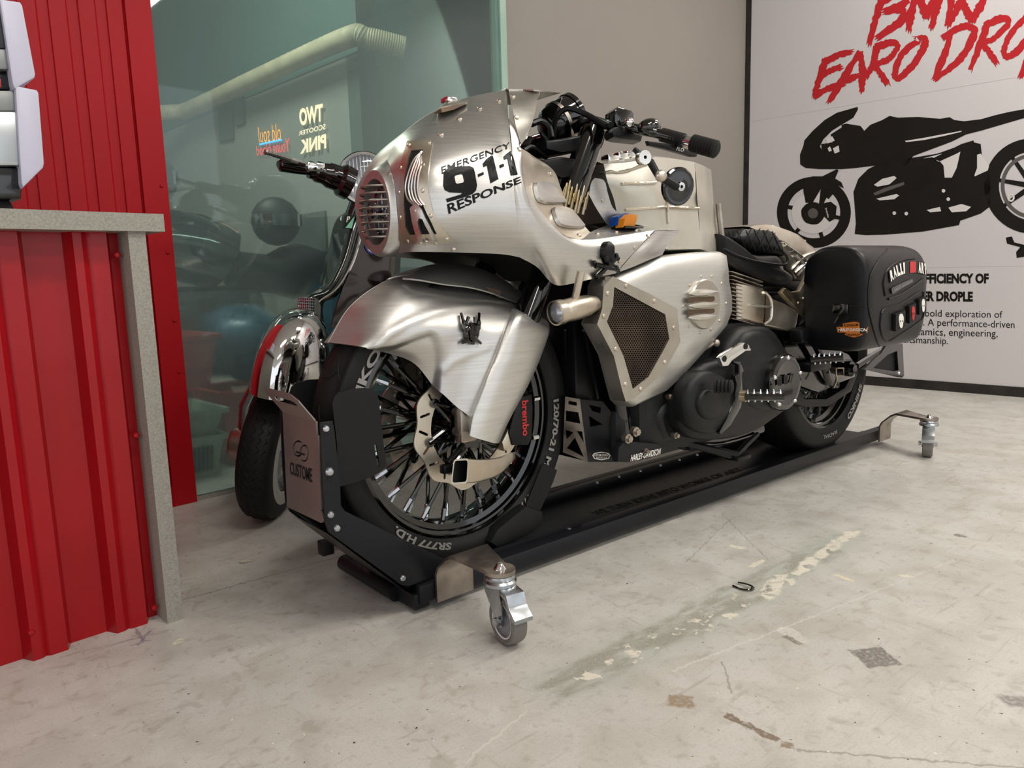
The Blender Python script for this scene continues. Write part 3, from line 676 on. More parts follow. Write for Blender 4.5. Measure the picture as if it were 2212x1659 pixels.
# brake cooling duct (square mouth scoop)
def quadpx(p4, Y4): return [U(x,y,Y) for (x,y), Y in zip(p4, Y4)]
du = MB(); m0 = quadpx([(980,992),(1013,990),(1010,1044),(974,1047)], [-.155,-.185,-.185,-.155])
sec = [m0]
for (a,b_,c,d,ys,yn) in (((1020,992),(1042,992),(1042,1040),(1022,1040),-.13,-.18),((1065,990),(1082,988),(1082,1025),(1066,1024),-.115,-.16),((1104,978),(1113,976),(1112,992),(1104,994),-.11,-.135)):
    sec.append(quadpx([a,b_,c,d], [ys,yn,yn,ys]))
rows = [[p for p in s_] for s_ in sec]; rows = [list(r) for r in zip(*[crom(list(c), 5) for c in zip(*rows)])]
def rnd4(s_):
    o = []
    for i in range(4):
        p, a, b_ = s_[i], s_[i-1], s_[(i+1) % 4]; o += [p.lerp(a,.14), p.lerp(a,.04).lerp(b_,.04), p.lerp(b_,.14)]
    return o
rows = [rnd4(r) for r in rows]; du.k = 0; du.loft(rows, True); ctr = [sum(r, V((0,0,0)))/12 for r in rows]
inn = [[ctr[i]+(p-ctr[i])*.86 for p in r] for i, r in enumerate(rows[:-3])]; du.loft([rows[0], inn[0]], True); du.k = 1; du.loft(inn, True); du.loft([inn[-1], [ctr[-4]]*12], True)
du.k = 0; du.loft([rows[-1], [ctr[-1]]*12], True); DU = du.build('brake_duct', ['alu_warm','void_black'], BIKE, angle=50)
mb = MB(); mb.tube([U(965,1000,-.12), U(980,985,-.11), U(1000,960,-.10)], .006, 8); mb.bbox(U(966,1012,-.12), (.03,.02,.02), .003); mb.build('duct_bracket', 'satin_black', DU)
# ---------------------------------------------------------------- nose fairing
A3 = 3.686
def cA(x, y): return (740+x/3.686, 170+y/3.686)
def cB(x, y): return (1080+x/3.606, 180+y/3.606)
def cE(x, y): return (1160+x/3.317, 540+y/3.317)
def cF(x, y): return (1540+x/2.9615, 440+y/2.9615)
G = [
 [(863,546,-.03),(866,520,-.058),(863,480,-.072),(857,414,-.068),(846,365,-.042),(838,346,0)],
 [(903,542,-.09),(925,505,-.14),(925,450,-.15),(915,380,-.14),(893,318,-.08),(870,292,0)],
 [(979,543,-.13),(1005,490,-.18),(1012,420,-.19),(1000,340,-.165),(970,275,-.09),(938,243,0)],
 [(1080,547,-.165),(1086,490,-.205),(1082,420,-.21),(1070,330,-.185),(1045,255,-.10),(1011,213,0)],
 [(1122,554,-.175),(1118,495,-.212),(1110,420,-.216),(1104,340,-.192),(1097,258,-.112),(1095,196,0)]]
G2 = [ # behind the visor seam: lower edge -> crease
 [(1122,554,-.175),(1118,495,-.212),(1110,420,-.216),(1104,340,-.192),(1102,300,-.158),(1097,258,-.112)],
 [(1163,577,-.18),(1148,520,-.212),(1132,460,-.220),(1120,400,-.216),(1116,350,-.196),(1117,288,-.135)],
 [(1197,613,-.19),(1180,555,-.213),(1160,495,-.222),(1140,440,-.222),(1128,390,-.212),(1123,320,-.168)],
 [(1232,612,-.20),(1212,570,-.214),(1188,525,-.222),(1166,488,-.224),(1146,448,-.220),(1131,400,-.206)],
 [(1280,601,-.205),(1262,574,-.216),(1240,545,-.222),(1220,522,-.224),(1202,503,-.222),(1185,479,-.214)],
 [(1329,589,-.20),(1318,572,-.216),(1304,556,-.222),(1288,543,-.223),(1270,532,-.220),(1252,520,-.210)],
 [(1329,589,-.20),(1345,569,-.216),(1360,553,-.220),(1376,536,-.220),(1394,518,-.216),(1413,499,-.200)]]
g1 = pg(G, 6, 5); g2 = pg(G2, 5, 5)
M1 = thick(g1, -.003); M2 = thick(g2, -.003)
# wing flare behind the fold
wing = pg([[(1329,589,-.200),(1360,555,-.216),(1413,499,-.198)],[(1362,577,-.205),(1388,545,-.216),(1430,499,-.19)],[(1396,563,-.205),(1412,540,-.205),(1448,499,-.178)],[(1429,550,-.195),(1440,530,-.19),(1468,498,-.165)]], 5, 5)
M3 = thick(wing, -.003)
# cockpit flange and tank deck
fl = pg([[(1123,320,-.168),(1136,328,-.155),(1150,338,-.135)],[(1128,372,-.198),(1160,368,-.165),(1194,369,-.135)],[(1140,425,-.212),(1176,420,-.172),(1212,411,-.137)],[(1172,466,-.214),(1208,465,-.175),(1240,463,-.142)],
         [(1215,507,-.212),(1240,498,-.18),(1262,490,-.148)],[(1252,520,-.210),(1264,512,-.19),(1274,503,-.165)]], 6, 4)
M4 = thick(fl, -.002)
dk = pg([[(1252,520,-.210),(1264,511,-.185),(1274,503,-.16)],[(1296,516,-.208),(1302,503,-.16),(1312,488,-.10)],[(1345,509,-.205),(1350,495,-.15),(1352,478,-.08)],[(1413,499,-.200),(1405,492,-.15),(1390,486,-.08)],[(1468,498,-.165),(1450,494,-.13),(1420,490,-.08)]], 5, 4)
M5 = thick(dk, -.002)
FAIR = MB()
for m in (M1, M2, M3): FAIR.add(m.v, m.f)
fbvh = bvh(M1, M2, M3, M4, M5)
mirror(FAIR); FA = FAIR.build('fairing', 'alu', BIKE, angle=38); FA['label'] = 'brushed aluminium nose fairing with rivets and black lettering'
FLO = M4.build('cockpit_flange', 'alu_warm', FA, angle=38)
FL = MB(); FL.v = [V((p.x,-p.y,p.z)) for p in M4.v]; FL.f = [f[::-1] for f in M4.f]; FL.m = M4.m[:]; FL.build('cockpit_flange', 'alu_warm', FA, angle=38)
DK = MB(); DK.add(M5.v, M5.f); mirror(DK); DK.build('tank_deck', 'alu', FA, angle=38)
# louvre pockets in the flange
for pp in ([(1151,399),(1158,394),(1192,399),(1216,432),(1222,440),(1170,440),(1155,425)], [(1191,455),(1198,448),(1225,452),(1250,470),(1262,492),(1215,492),(1198,478)]):
    mb = MB(); P = []
    for p in sm(pp, 3):
        h, n = hit(fbvh, *p); P.append((h, n))
    P = [x for x in P if x[0]]; c = sum((x[0] for x in P), V((0,0,0)))/len(P); an = sum((x[1] for x in P), V((0,0,0))).normalized()
    mb.loft([[h+n*.0008 for h, n in P], [c+(h-c)*.93+an*.009 for h, n in P], [c+(h-c)*.6+an*.011 for h, n in P]], True, True); mb.build('louvre', 'alu', FLO)
# nose cone and headlight
HC = V((-.178,0,.880))
def ringx(x, r, rz=None, z=.880, n=40): return [V((x, -r*math.sin(2*math.pi*k/n), z+(rz or r)*math.cos(2*math.pi*k/n))) for k in range(n)]
seam = [p for p in g1[0]]                      # bottom..top near half
seamr = crom(seam[::-1], 1); near = seam[::-1]; far = [V((p.x,-p.y,p.z)) for p in seam]
loop = near + [V((-.138,0,.787))] + far[:-1]
n_ = 40
def resample(lp, n):
    d = [0]
    for i in range(len(lp)): d.append(d[-1]+(lp[(i+1) % len(lp)]-lp[i]).length)
    out = []; j = 0
    for k in range(n):
        t = d[-1]*k/n
        while d[j+1] < t: j += 1
        out.append(lp[j].lerp(lp[(j+1) % len(lp)], (t-d[j])/max(d[j+1]-d[j],1e-9)))
    return out
sl = resample(loop, n_)
NC = MB(); NC.loft([sl, [p+V((-.004,0,0)) for p in sl], ringx(-.168,.068,.096), ringx(-.176,.064,.090), ringx(-.176,.057,.071), ringx(-.155,.055,.067), ringx(-.110,.051,.062)], True)
HL = NC.build('headlight', 'alu', BIKE, angle=40); HL['label'] = 'round caged headlight in aluminium bezel'
nbv = bvh(NC)
for k in range(8):
    z = .880+.058*(1-2*(k+.5)/8)*1.06; hw = .82*math.sqrt(max(.072**2-(z-.88)**2, .0004)); mb = MB()
    mb.tube(crom([V((-.174,hw,z)), V((-.194,hw*.6,z)), V((-.201,0,z)), V((-.194,-hw*.6,z)), V((-.174,-hw,z))], 5), .0024, 6); mb.build('guard_bar', 'steel_raw', HL)
mb = MB(); mb.lathe([(.0555,-.004),(.050,-.001),(.050,.006)], (-.140,0,.88), (1,0,0), 40); mb.build('red_reflection_ring', 'red_enamel', HL)  # red ring painted for a red tint reflected in the headlight
mb = MB(); mb.lathe([(0.0,.05),(.03,.045),(.046,.02),(.052,-.002)], (-.160,0,.88), (1,0,0), 36)
mb.build('reflector', 'lens_back', HL)
mb = MB(); mb.bbox((-.157,0,.88), (.012,.024,.095), .003); mb.bbox((-.157,0,.88), (.012,.075,.014), .003)
for sg in (-1,1): mb.lathe([(0,.012),(.014,.010),(.020,-.004),(.022,-.004)], (-.161,0,.88+sg*.030), (1,0,0), 20); mb.lathe([(0,.012),(.008,.010),(.011,-.004)], (-.161,sg*.030,.88), (1,0,0), 16)
mb.build('projector', 'chrome', HL)
mb = MB(); mb.lathe([(.053,0),(.045,-.006),(.03,-.0095),(0,-.011)], (-.168,0,.88), (1,0,0), 36); mb.build('headlight_lens', 'lens', HL)
# vent frame, slot, fins, bracket
def shell(mb, outer, holes, off, t, cuts=2):
    vs, fs = holed(outer, holes); vs, fs = sub2d(vs, fs, cuts); a = []
    for p in vs:
        h, n = hit(fbvh, *p)
        if h is None: h, n = (hit(nbv, *p))
        a.append((h, n))
    ok = [x[0] is not None for x in a]; fs = [f for f in fs if all(ok[i] for i in f)]
    top = [(h+n*off if h else V((0,0,0))) for h, n in a]; bot = [(h+n*(off-t) if h else V((0,0,0))) for h, n in a]
    o = len(top); ec = {}
    for f in fs:
        for i in range(len(f)):
            e = (f[i], f[(i+1) % len(f)]); ec[e] = 1
    side = [(a_, b_, b_+o, a_+o) for (a_, b_) in ec if (b_, a_) not in ec]
    used = sorted({i for f in fs for i in f}); mp = {i: k for k, i in enumerate(used)}; nu = len(used)
    mb.add([top[i] for i in used]+[bot[i] for i in used], [[mp[i] for i in f] for f in fs] + [[mp[i]+nu for i in f][::-1] for f in fs] + [[mp[a_], mp[b_], mp[b_]+nu, mp[a_]+nu] for (a_, b_) in ec if (b_, a_) not in ec])
    return mb
vo = [cA(*p) for p in [(520,508),(715,502),(722,520),(700,620),(684,750),(684,900),(722,1060),(790,1180),(868,1272),(850,1298),(640,1308),(464,1308),(460,1150),(460,900),(482,650)]]
vh = [cA(*p) for p in [(555,582),(645,577),(640,612),(612,720),(610,850),(622,950),(680,1080),(750,1228),(545,1240),(512,1180),(500,1000),(505,800),(530,640)]]
VF = shell(MB(), vo, [vh], .0045, .004, 2).build('vent_frame', 'alu_warm', FA, angle=30)
shell(MB(), vh, [], .0008, .0005, 2).build('vent_slot', 'void_black', VF)  # black sheet on the shell, painted as the shaded opening
for k in range(5):
    mb = MB(); pts = []
    for p in [(640-4*k,590+3*k),(575+14*k,660+8*k),(530+20*k,780),(514+23*k,880),(535+22*k,960),(585+18*k,1010)]:
        h, n = hit(fbvh, *cA(*p)); pts.append(h+n*.004)
    mb.tube(pts, .0026, 6, smoothn=4); mb.build('vent_fin', 'alu_bright', VF)
br = [cA(*p) for p in [(560,1030),(585,1004),(620,1008),(645,1045),(700,1165),(735,1235),(778,1308),(738,1300),(690,1205),(652,1120),(630,1108),(618,1140),(640,1230),(662,1304),(640,1308),(602,1230),(578,1140)]]
shell(MB(), br, [], .010, .007, 1).build('vent_bracket', 'alu_bright', VF)
rv = [cA(*p) for p in [(537,540),(690,525),(475,713),(645,697),(453+8,908),(645,893),(470,1102),(705,1092),(530,1287),(827,1265)]]
rivets(fbvh, rv, RIVS, VF, off=.0045)
rivets(fbvh, [cA(*p) for p in [(632,1290),(671,1277),(740,1288),(597,1055)]], RIVS, VF, off=.008)
rivets(fbvh, [cA(*p) for p in [(783,447),(930,323),(1093,240),(1248,180),(885,1362),(1405,565),(1655,757)]] + [cB(*p) for p in [(615,1185),(760,1175),(905,1162),(1058,1147),(1153,1190),(1048,1280),(930,1383),(807,1490)]], RIV, FA)
rivets(nbv, [cA(372,760)], RIVS, HL)
# lettering
decal('lettering', 'EMERGENCY', [(953,361),(1101,307),(1102,320),(954,376)], fbvh, 'decal_black', FA, .006)
NINE = [(804,752),(815,730),(845,716),(930,700),(1010,696),(1042,712),(1052,745),(1070,850),(1062,890),(1040,915),(985,940),(832,985),(822,958),(935,924),(955,910),(850,905),(812,885),(800,850)]
NHOLE = [(890,782),(902,768),(945,758),(956,766),(968,815),(958,828),(912,838),(900,830)]
def shape(o, h=()): shell(MB(), [cA(*p) for p in o], [[cA(*p) for p in q] for q in h], .0014, .0008, 2).build('lettering', 'decal_black', FA, smooth=False)
shape(NINE, [NHOLE])
shape([(1076,762),(1120,744),(1124,764),(1080,784)]); shape([(1248,690),(1280,678),(1284,700),(1252,714)])
shape([(1114,678),(1140,646),(1182,614),(1196,618),(1240,800),(1178,834),(1148,692),(1120,706)]); shape([(1280,622),(1300,602),(1336,578),(1346,582),(1394,764),(1340,772),(1312,638),(1286,648)])
decal('lettering', 'RESPONSE', [(965,441),(1124,381),(1126,395),(969,463)], fbvh, 'decal_black', FA, .025)
# visor
vz = MB(); a0 = U(1099,196,-.055); P1 = U(1101,200,-.10); P2 = U(1126,311,-.165); P3 = U(1149,266,-.145); P4 = U(1164,199,-.105)
pts = grid([[U(1099,195,-.03), U(1105,225,-.105), U(1115,275,-.135), U(1126,312,-.165)],[U(1130,195,-.05), U(1136,222,-.11), U(1138,268,-.14), U(1132,304,-.163)],[U(1165,198,-.10), U(1160,222,-.115), U(1150,266,-.145), U(1136,300,-.161)]], 3, 4)
t_ = thick(pts, -.003); vz.add(t_.v, t_.f)
top = grid([[U(1099,195,-.03), V((.205,0,1.186))],[U(1130,195,-.05), V((.27,0,1.192))],[U(1165,198,-.10), V((.36,0,1.199))],[U(1206,203,-.04), V((.395,0,1.203))]], 3, 3)
t_ = thick(top, -.003); vz.add(t_.v, t_.f); vbv = bvh(vz); mirror(vz); VZ = vz.build('visor', 'alu_bright', FA, angle=30)
rivets(vbv, [cA(1357,145), cA(1385,308)], RIV, VZ)
# top air scoop with mesh
sc = grid([[U(938,244,-.04), U(944,238,-.01), U(950,236,.02)],[U(952,232,-.055), U(962,222,-.01), U(972,222,.03)],[U(980,226,-.06), U(990,217,-.01), U(996,218,.03)],[U(1008,222,-.045), U(1012,215,-.01), U(1012,214,.02)]], 4, 4)
mb = thick(sc, .003); mb.build('top_scoop', 'alu_warm', FA, angle=50)
mb = MB(); mb.loft([[U(938,244,-.045), U(952,234,-.057), U(980,228,-.062), U(1008,222,-.047)],[U(938,246,-.048), U(955,243,-.062), U(980,237,-.066), U(1006,225,-.05)]]); mb.build('scoop_mesh', 'grille_brown', FA)
MB().bbox(U(970,217,.02), (.03,.03,.012), .003).build('top_fitting', 'chrome', FA)
# skull and crossbones badge
sk = MB()
def fb(x, y, off):
    h, n = hit(fbvh, *cB(x, y)); return h+n*off
so = sm([(822,1232),(800,1240),(782,1270),(778,1320),(778,1350),(790,1372),(800,1400),(822,1412),(842,1400),(850,1372),(862,1350),(864,1310),(862,1265),(845,1240)], 2)
a = [fb(x,y,0) for x,y in so]; c = sum(a, V((0,0,0)))/len(a); nn_ = hit(fbvh, *cB(822,1310))[1]
sk.k = 0; sk.loft([a, [c+(p-c)*.98+nn_*.010 for p in a], [c+(p-c)*.8+nn_*.016 for p in a], [c+(p-c)*.4+nn_*.019 for p in a]], True, True)
for p, q in (((725,1405),(900,1435)),((735,1505),(895,1350))):
    sk.tube([fb(*p,.008), fb(*q,.008)], .0055, 8)
    for e in (p, q):
        for dx, dy in ((-6,-12),(6,12)): sk.sph(fb(e[0]+dx, e[1]+dy, .007), .0062, 8)
sk.k = 1
for x, y, r in ((800,1358,.0075),(842,1358,.0075),(822,1385,.004)): sk.sph(fb(x,y,.013), r, 8, (1,.7,1.1))
sk.build('skull_badge', ['satin_black','void_black'], FA)
# blue and orange guarded switches on the deck
for nm, m, pl in (('switch_guard','blue_plastic',[(1333,487),(1336,468),(1354,460),(1367,463),(1358,470),(1348,489)]), ('switch_guard','orange_plastic',[(1347,491),(1350,472),(1362,462),(1378,464),(1378,470),(1372,490)])):
    mb = MB(); y0 = -.185 if m == 'orange_plastic' else -.165; mb.bprism([U(x,y,y0) for x,y in pl], (0,.028,0), .003); mb.build(nm, m, FA)
MB().bbox(U(1355,492,-.165), (.07,.05,.006), .002).build('switch_base', 'gloss_black', FA)
# added black body: painted shade so the cockpit and the wheel arch read dark
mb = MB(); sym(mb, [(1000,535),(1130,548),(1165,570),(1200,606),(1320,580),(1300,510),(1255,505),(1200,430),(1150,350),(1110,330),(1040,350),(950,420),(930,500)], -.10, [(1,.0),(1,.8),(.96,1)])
mb.build('shade_body', 'void_black', BIKE)
# ---------------------------------------------------------------- cockpit
mb = MB(); gc = V((.392,-.01,1.135)); gd = V((.75,-.18,.42)).normalized()
mb.lathe([(0,-.075),(.025,-.07),(.045,-.05),(.052,-.02),(.052,.022),(.055,.024),(.055,.036),(.046,.040),(.043,.034),(0,.034)], gc, gd, 32); GA = mb.build('gauge_pod', 'gloss_black', BIKE)
mb = MB(); mb.lathe([(.0535,-.022),(.0535,-.012)], gc, gd, 32); mb.build('gauge_band', 'steel_raw', GA)
mb = MB(); mb.bprism([U(x,y,-.12) for x,y in [(1180,303),(1215,299),(1262,290),(1290,286),(1302,296),(1290,318),(1262,326),(1215,330),(1182,322)]], (0,.24,0), .006); mb.build('top_clamp', 'satin_black', BIKE)
mb = MB(); mb.bprism([U(x,y,-.13) for x,y in [(1170,345),(1215,338),(1265,345),(1262,378),(1215,385),(1178,372)]], (0,.26,0), .006); mb.build('lower_clamp', 'satin_black', BIKE)
for pts, r in (([U(1148,268,-.05),U(1168,262,-.05),U(1186,275,-.06),U(1192,298,-.07)],.008),([U(1195,300,-.05),U(1200,258,-.07),U(1225,235,-.10),U(1262,245,-.14),U(1310,272,-.2)],.007),([U(1240,270,-.06),U(1255,262,-.1),U(1280,258,-.12),U(1320,270,-.2)],.009),([U(1130,325,-.12),U(1150,318,-.1),U(1180,340,-.08)],.006)):
    mb = MB(); mb.tube(pts, r, 8, smoothn=6); mb.build('cable', 'satin_black', BIKE)
mb = MB(); mb.tube([(.385,.42,1.02),(.41,.28,1.06),(.40,.14,1.10),(.40,0,1.105),(.40,-.14,1.10),U(1400,284,-.26),U(1430,291,-.29),U(1546,322,-.42)], .0125, 14, smoothn=5); HBAR = mb.build('handlebar', 'gloss_black', BIKE)
def grip(p0, p1, r, name):
    d = p1-p0; prof = []
    n = 9
    for k in range(n):
        t = k/n*d.length; s_ = d.length/n; prof += [(r*.9,t),(r,t+s_*.15),(r,t+s_*.7),(r*.9,t+s_*.85)]
    mb = MB(); mb.lathe([(0,0)]+prof+[(r*.9,d.length),(r*.6,d.length+.004),(0,d.length+.004)], p0, d, 22); return mb.build(name, 'rubber', HBAR)
ga, gb = U(1430,291,-.285), U(1547,323,-.425)
grip(ga, ga.lerp(gb,.42), .0165, 'grip_sleeve'); grip(ga.lerp(gb,.58), gb, .0205, 'grip_sleeve')
MB().cyl(ga.lerp(gb,.42), ga.lerp(gb,.58), .013).build('grip_collar', 'chrome', HBAR)
ha, hb = V((ga.x,-ga.y,ga.z)), V((gb.x,-gb.y,gb.z)); grip(ha, hb, .019, 'grip_sleeve')
mb = MB(); mb.bprism([U(x,y,-.215) for x,y in [(1322,285),(1326,274),(1345,271),(1384,281),(1390,292),(1386,305),(1340,300),(1326,296)]], (.02,.045,0), .006); MC = mb.build('master_cylinder', 'satin_black', HBAR)
mb = MB(); mb.bprism([U(x,y,-.21) for x,y in [(1328,238),(1336,230),(1366,238),(1371,245),(1369,262),(1352,264),(1346,280),(1336,278),(1328,262)]], (.02,.05,0), .005); mb.build('fluid_reservoir', 'gloss_black', HBAR)
mb = MB(); mb.sph(U(1402,275,-.255), .034, 18, (.95,.8,.62), Matrix.Rotation(rad(-12),3,'Y')); mb.build('switch_housing', 'gloss_black', HBAR)
mb = MB()
lp = [(1400,304),(1440,309),(1475,318),(1500,326),(1508,331),(1506,338),(1494,338),(1470,331),(1438,322),(1404,314)]
mb.bprism([U(x,y,-.33) for x,y in lp], (0,.010,0), .003); LV = mb.build('clutch_lever', 'satin_black', HBAR)
decal('lever_lettering', 'FLO', [(1463,317),(1479,321),(1476,328),(1461,325)], None, 'print_white', LV, .02, n=V((0,1,0)), d=-.3312)
MB().sph(U(1359,264,-.23), .012, 12).build('pivot_bolt', 'chrome', HBAR)
# under-bar mirror
mp_ = U(1468,403,-.33); md = V((-.25,-.94,-.15)).normalized()
mb = MB(); mb.lathe([(0,.004),(.009,.006),(.011,.002),(.024,-.001),(.041,.0),(.045,-.004),(.045,-.012),(.036,-.014),(0,-.014)], mp_, md, 36); MR = mb.build('mirror', 'gloss_black', HBAR)
mb = MB(); mb.lathe([(.004,.008),(.010,.008),(.010,.004)], mp_, md, 20); mb.build('mirror_hub', 'chrome', MR)
mb = MB(); mb.tube([U(1370,322,-.29), U(1390,341,-.31), U(1405,350,-.32), U(1421,378,-.335), U(1428,388,-.34)], [.006,.008,.009,.008,.008], 10); mb.tube([U(1428,384,-.34), U(1462,404,-.345)], .009, 10); mb.build('mirror_arm', 'satin_black', MR)
mb = MB(); q = U(1389,341,-.315); mb.lathe([(.004,.010),(.016,.010),(.017,.006),(.017,-.006)], q, V((-.3,-.9,0)), 20); mb.build('arm_ring', 'alu_bright', MR)
mb = MB(); mb.sph(U(1428,380,-.35), .014, 12, (1.2,.9,1)); mb.build('arm_clamp', 'alu_warm', MR)
# cartridge belt wrapped on the fork
bul = MB(); bul.lathe([(0,-.02),(.0045,-.02),(.0045,.008),(.0035,.012),(.0022,.022),(0,.026)], (0,0,0), (0,0,1), 10); bme = mkmesh('cartridge', bul.v, bul.f, 'brass_worn')
for x, y in [(505,850),(530,830),(545,880),(560,930),(585,860),(600,905),(615,950),(640,870),(655,960),(670,920),(520,900),(590,960)]:
    p = U(*cB(x, y), -.155); inst('cartridge', bme, BIKE, frame(V((.25,-.1,1)), p))
# ---------------------------------------------------------------- tank
tk = [
 [(1336,478,-.118),(1326,430,-.120),(1312,392,-.122),(1304,354,-.112)],
 [(1380,486,-.138),(1366,440,-.140),(1352,400,-.138),(1345,352,-.125)],
 [(1432,500,-.160),(1420,450,-.162),(1408,400,-.158),(1400,344,-.140)],
 [(1446,503,-.165),(1434,455,-.160),(1424,405,-.155),(1416,339,-.142)],
 [(1478,503,-.160),(1468,460,-.156),(1458,410,-.152),(1456,343,-.140)],
 [(1512,503,-.165),(1508,460,-.160),(1504,415,-.158),(1500,350,-.145)]]
def lin_grid(ctrl, nu, nv):
    R = [[U(*p) for p in r] for r in ctrl]; R = [crom(r, nv) for r in R]; out = []
    for i in range(len(R)-1):
        for k in range(nu): out.append([a.lerp(b_, k/nu) for a, b_ in zip(R[i], R[i+1])])
    out.append(R[-1]); return out
tg = lin_grid(tk, 3, 4); TK = MB(); TK.loft(tg)
wv = [[(1512,503,-.165),(1510,470,-.155),(1506,430,-.165),(1504,390,-.150),(1500,350,-.145)],[(1540,512,-.140),(1536,478,-.128),(1528,440,-.142),(1526,400,-.122),(1520,358,-.125)],[(1557,525,-.10),(1549,480,-.09),(1542,445,-.105),(1540,415,-.09),(1536,367,-.095)]]
wg = lin_grid(wv, 3, 4); TK.loft(wg)
edge = [r[-1] for r in tg] + [r[-1] for r in wg[1:]]
TK.loft([edge, [V((p.x, p.y*.75, p.z+.010)) for p in edge], [V((p.x, 0, p.z+.014)) for p in edge]])
lo_ = [r[0] for r in tg[6:]] + [r[0] for r in wg[1:]]
TK.loft([lo_, [V((p.x, p.y*1.0, p.z-.045)) for p in lo_], [V((p.x, p.y*.7, p.z-.05)) for p in lo_]])
TK.loft([[r for r in tg[0]], [V((p.x, 0, p.z)) for p in tg[0]]]); TK.loft([wg[-1], [V((p.x,0,p.z)) for p in wg[-1]]])
tbv = bvh(TK); mirror(TK); TA = TK.build('fuel_tank', 'alu_tank', BIKE, angle=22); TA['label'] = 'welded ribbed aluminium fuel tank'
for line in ([(945,785),(1000,782),(1060,782),(1130,780),(1210,775)], [(975,985),(1050,980),(1130,975),(1210,970),(1290,963)], [(1300,965),(1400,970),(1470,972),(1545,975)], [(785,705),(860,690),(920,695),(1000,680),(1080,650),(1150,625)], [(1290,790),(1298,900),(1300,1000),(1305,1090)]):
    pts = []
    for p in crom([V((x,y,0)) for x,y in line], 8):
        h, n = hit(tbv, *cB(p.x, p.y))
        if h: pts.append(h+n*.002)
    if len(pts) > 3: mb = MB(); mb.tube(pts, [.0035+.0012*random.random() for _ in pts], 6); mb.build('weld_bead', 'alu_warm', TA)
for p in ((1318,343),(1340,338),(1358,335)): mb = MB(); mb.bbox(U(*p, -.06), (.045,.03,.018), .004); mb.build('tank_fitting', 'chrome', TA)
mb = MB(); mb.tube([U(1552,440,-.11), U(1556,480,-.115), U(1560,525,-.12), U(1556,545,-.12)], .009, 8, smoothn=4); mb.build('tank_strap', 'steel_raw', TA)

# polished neck plate between fork and tank
np_ = pg([[(1271,420,-.115),(1276,395,-.12),(1283,384,-.125)],[(1284,445,-.118),(1294,425,-.124),(1304,391,-.128)],[(1300,470,-.12),(1310,450,-.127),(1312,420,-.129)],[(1314,486,-.12),(1326,470,-.127),(1322,448,-.129)],[(1340,484,-.122),(1345,474,-.128),(1338,462,-.130)]], 4, 4)
m_ = thick(np_, -.003); npv = bvh(m_); NPO = m_.build('neck_plate', 'alu', TA, angle=40)
rivets(npv, [cB(797,915)], RIVS, NPO)
# ---------------------------------------------------------------- side cover with honeycomb intake
so_ = [(1324,594),(1372,573),(1422,553),(1506,544.5),(1549,543),(1562,550),(1566,575),(1567,600),(1574,639),(1574,670),(1562,702),(1515,757),(1461,817),(1431,845),(1395,862),(1359,879),(1348,867),(1341,841),(1323,769),(1305,735),(1286,700),(1298,666),(1301,618),(1308,604)]
SC = MB(); pillow(SC, so_, -.185, [(1.0,.05),(1.0,.0),(.985,-.014),(.93,-.026),(.75,-.034),(.4,-.037)], at=(1432,700)); sbv = bvh(SC); mirror(SC)
SCO = SC.build('side_cover', 'alu_white', BIKE, angle=45); SCO['label'] = 'pale aluminium side cover with honeycomb intake and round vent'
def onsurf(b, p, off):
    h, n = hit(b, *p); return None if h is None else h+n*off
def hugsheet(b, outer, holes, off, t, cuts, name, m, parent):
    vs, fs = holed(outer, holes); vs, fs = sub2d(vs, fs, cuts); P = [hit(b, *p) for p in vs]
    ok = [h is not None for h, n in P]; fs = [f for f in fs if all(ok[i] for i in f)]; used = sorted({i for f in fs for i in f}); mp = {i: k for k, i in enumerate(used)}; nu = len(used)
    ec = {(f[i], f[(i+1) % len(f)]) for f in fs for i in range(len(f))}; mb = MB()
    mb.add([P[i][0]+P[i][1]*off for i in used]+[P[i][0]+P[i][1]*(off-t) for i in used], [[mp[i] for i in f] for f in fs] + [[mp[i]+nu for i in f][::-1] for f in fs] + [[mp[a], mp[b_], mp[b_]+nu, mp[a]+nu] for a, b_ in ec if (b_, a) not in ec])
    return mb.build(name, m, parent, angle=30)
ih = [(1327,620),(1437,679),(1446,733),(1428,766),(1401,814),(1367,840),(1347,769),(1311,695),(1324,661)]
io = [(1324,597),(1400,633),(1463,667),(1470,738),(1450,775),(1431,808),(1371,860),(1352,868),(1344,843),(1326,769),(1290,700),(1301,666),(1304,618)]
YI = -.234
mb = MB(); sheet(mb, io, [ih], lambda x, y: U(x, y, YI), (0,.045,0)); FR = mb.build('intake_frame', 'vent_metal', SCO, smooth=False)
mb = MB(); mb.add([U(x, y, YI+.006) for x, y in ih], [list(range(len(ih)))]); mb.build('intake_recess', 'void_black', FR, smooth=False)  # flat black sheet painted for the shade inside the intake
hx = MB(); s_ = 5.2; row = 0; y = 615
while y < 845:
    x = 1305 + (s_*.5 if row % 2 else 0)
    while x < 1450:
        if inpoly(x, y, ih):
            ang = [math.pi/6+k*math.pi/3 for k in range(6)]
            hx.loft([[U(x+s_*r_*math.cos(a), y+s_*r_*math.sin(a), YI+d_) for a in ang] for r_, d_ in ((.59,.003),(.42,.003),(.42,.0055))], True)
        x += s_
    y += s_*.866; row += 1
hx.build('honeycomb_mesh', 'grille_brown', FR, smooth=False)
for p in [(637,258),(505,312),(840,367),(478,475),(978,557),(562,710),(915,805),(632,962),(742,997)]: inst('rivet', RIV, FR, frame(V((0,-1,0)), U(*cE(*p), YI)))
vc = (1525,657.5); YV = -.231
mb = MB(); rv_ = (U(1525,603,YV).z-U(1525,712,YV).z)/2; mb.lathe([(rv_,.03),(rv_,.004),(rv_-.003,0),(0,-.001)], U(*vc, YV), (0,1,0), 48); RVN = mb.build('round_vent', 'vent_metal', SCO)
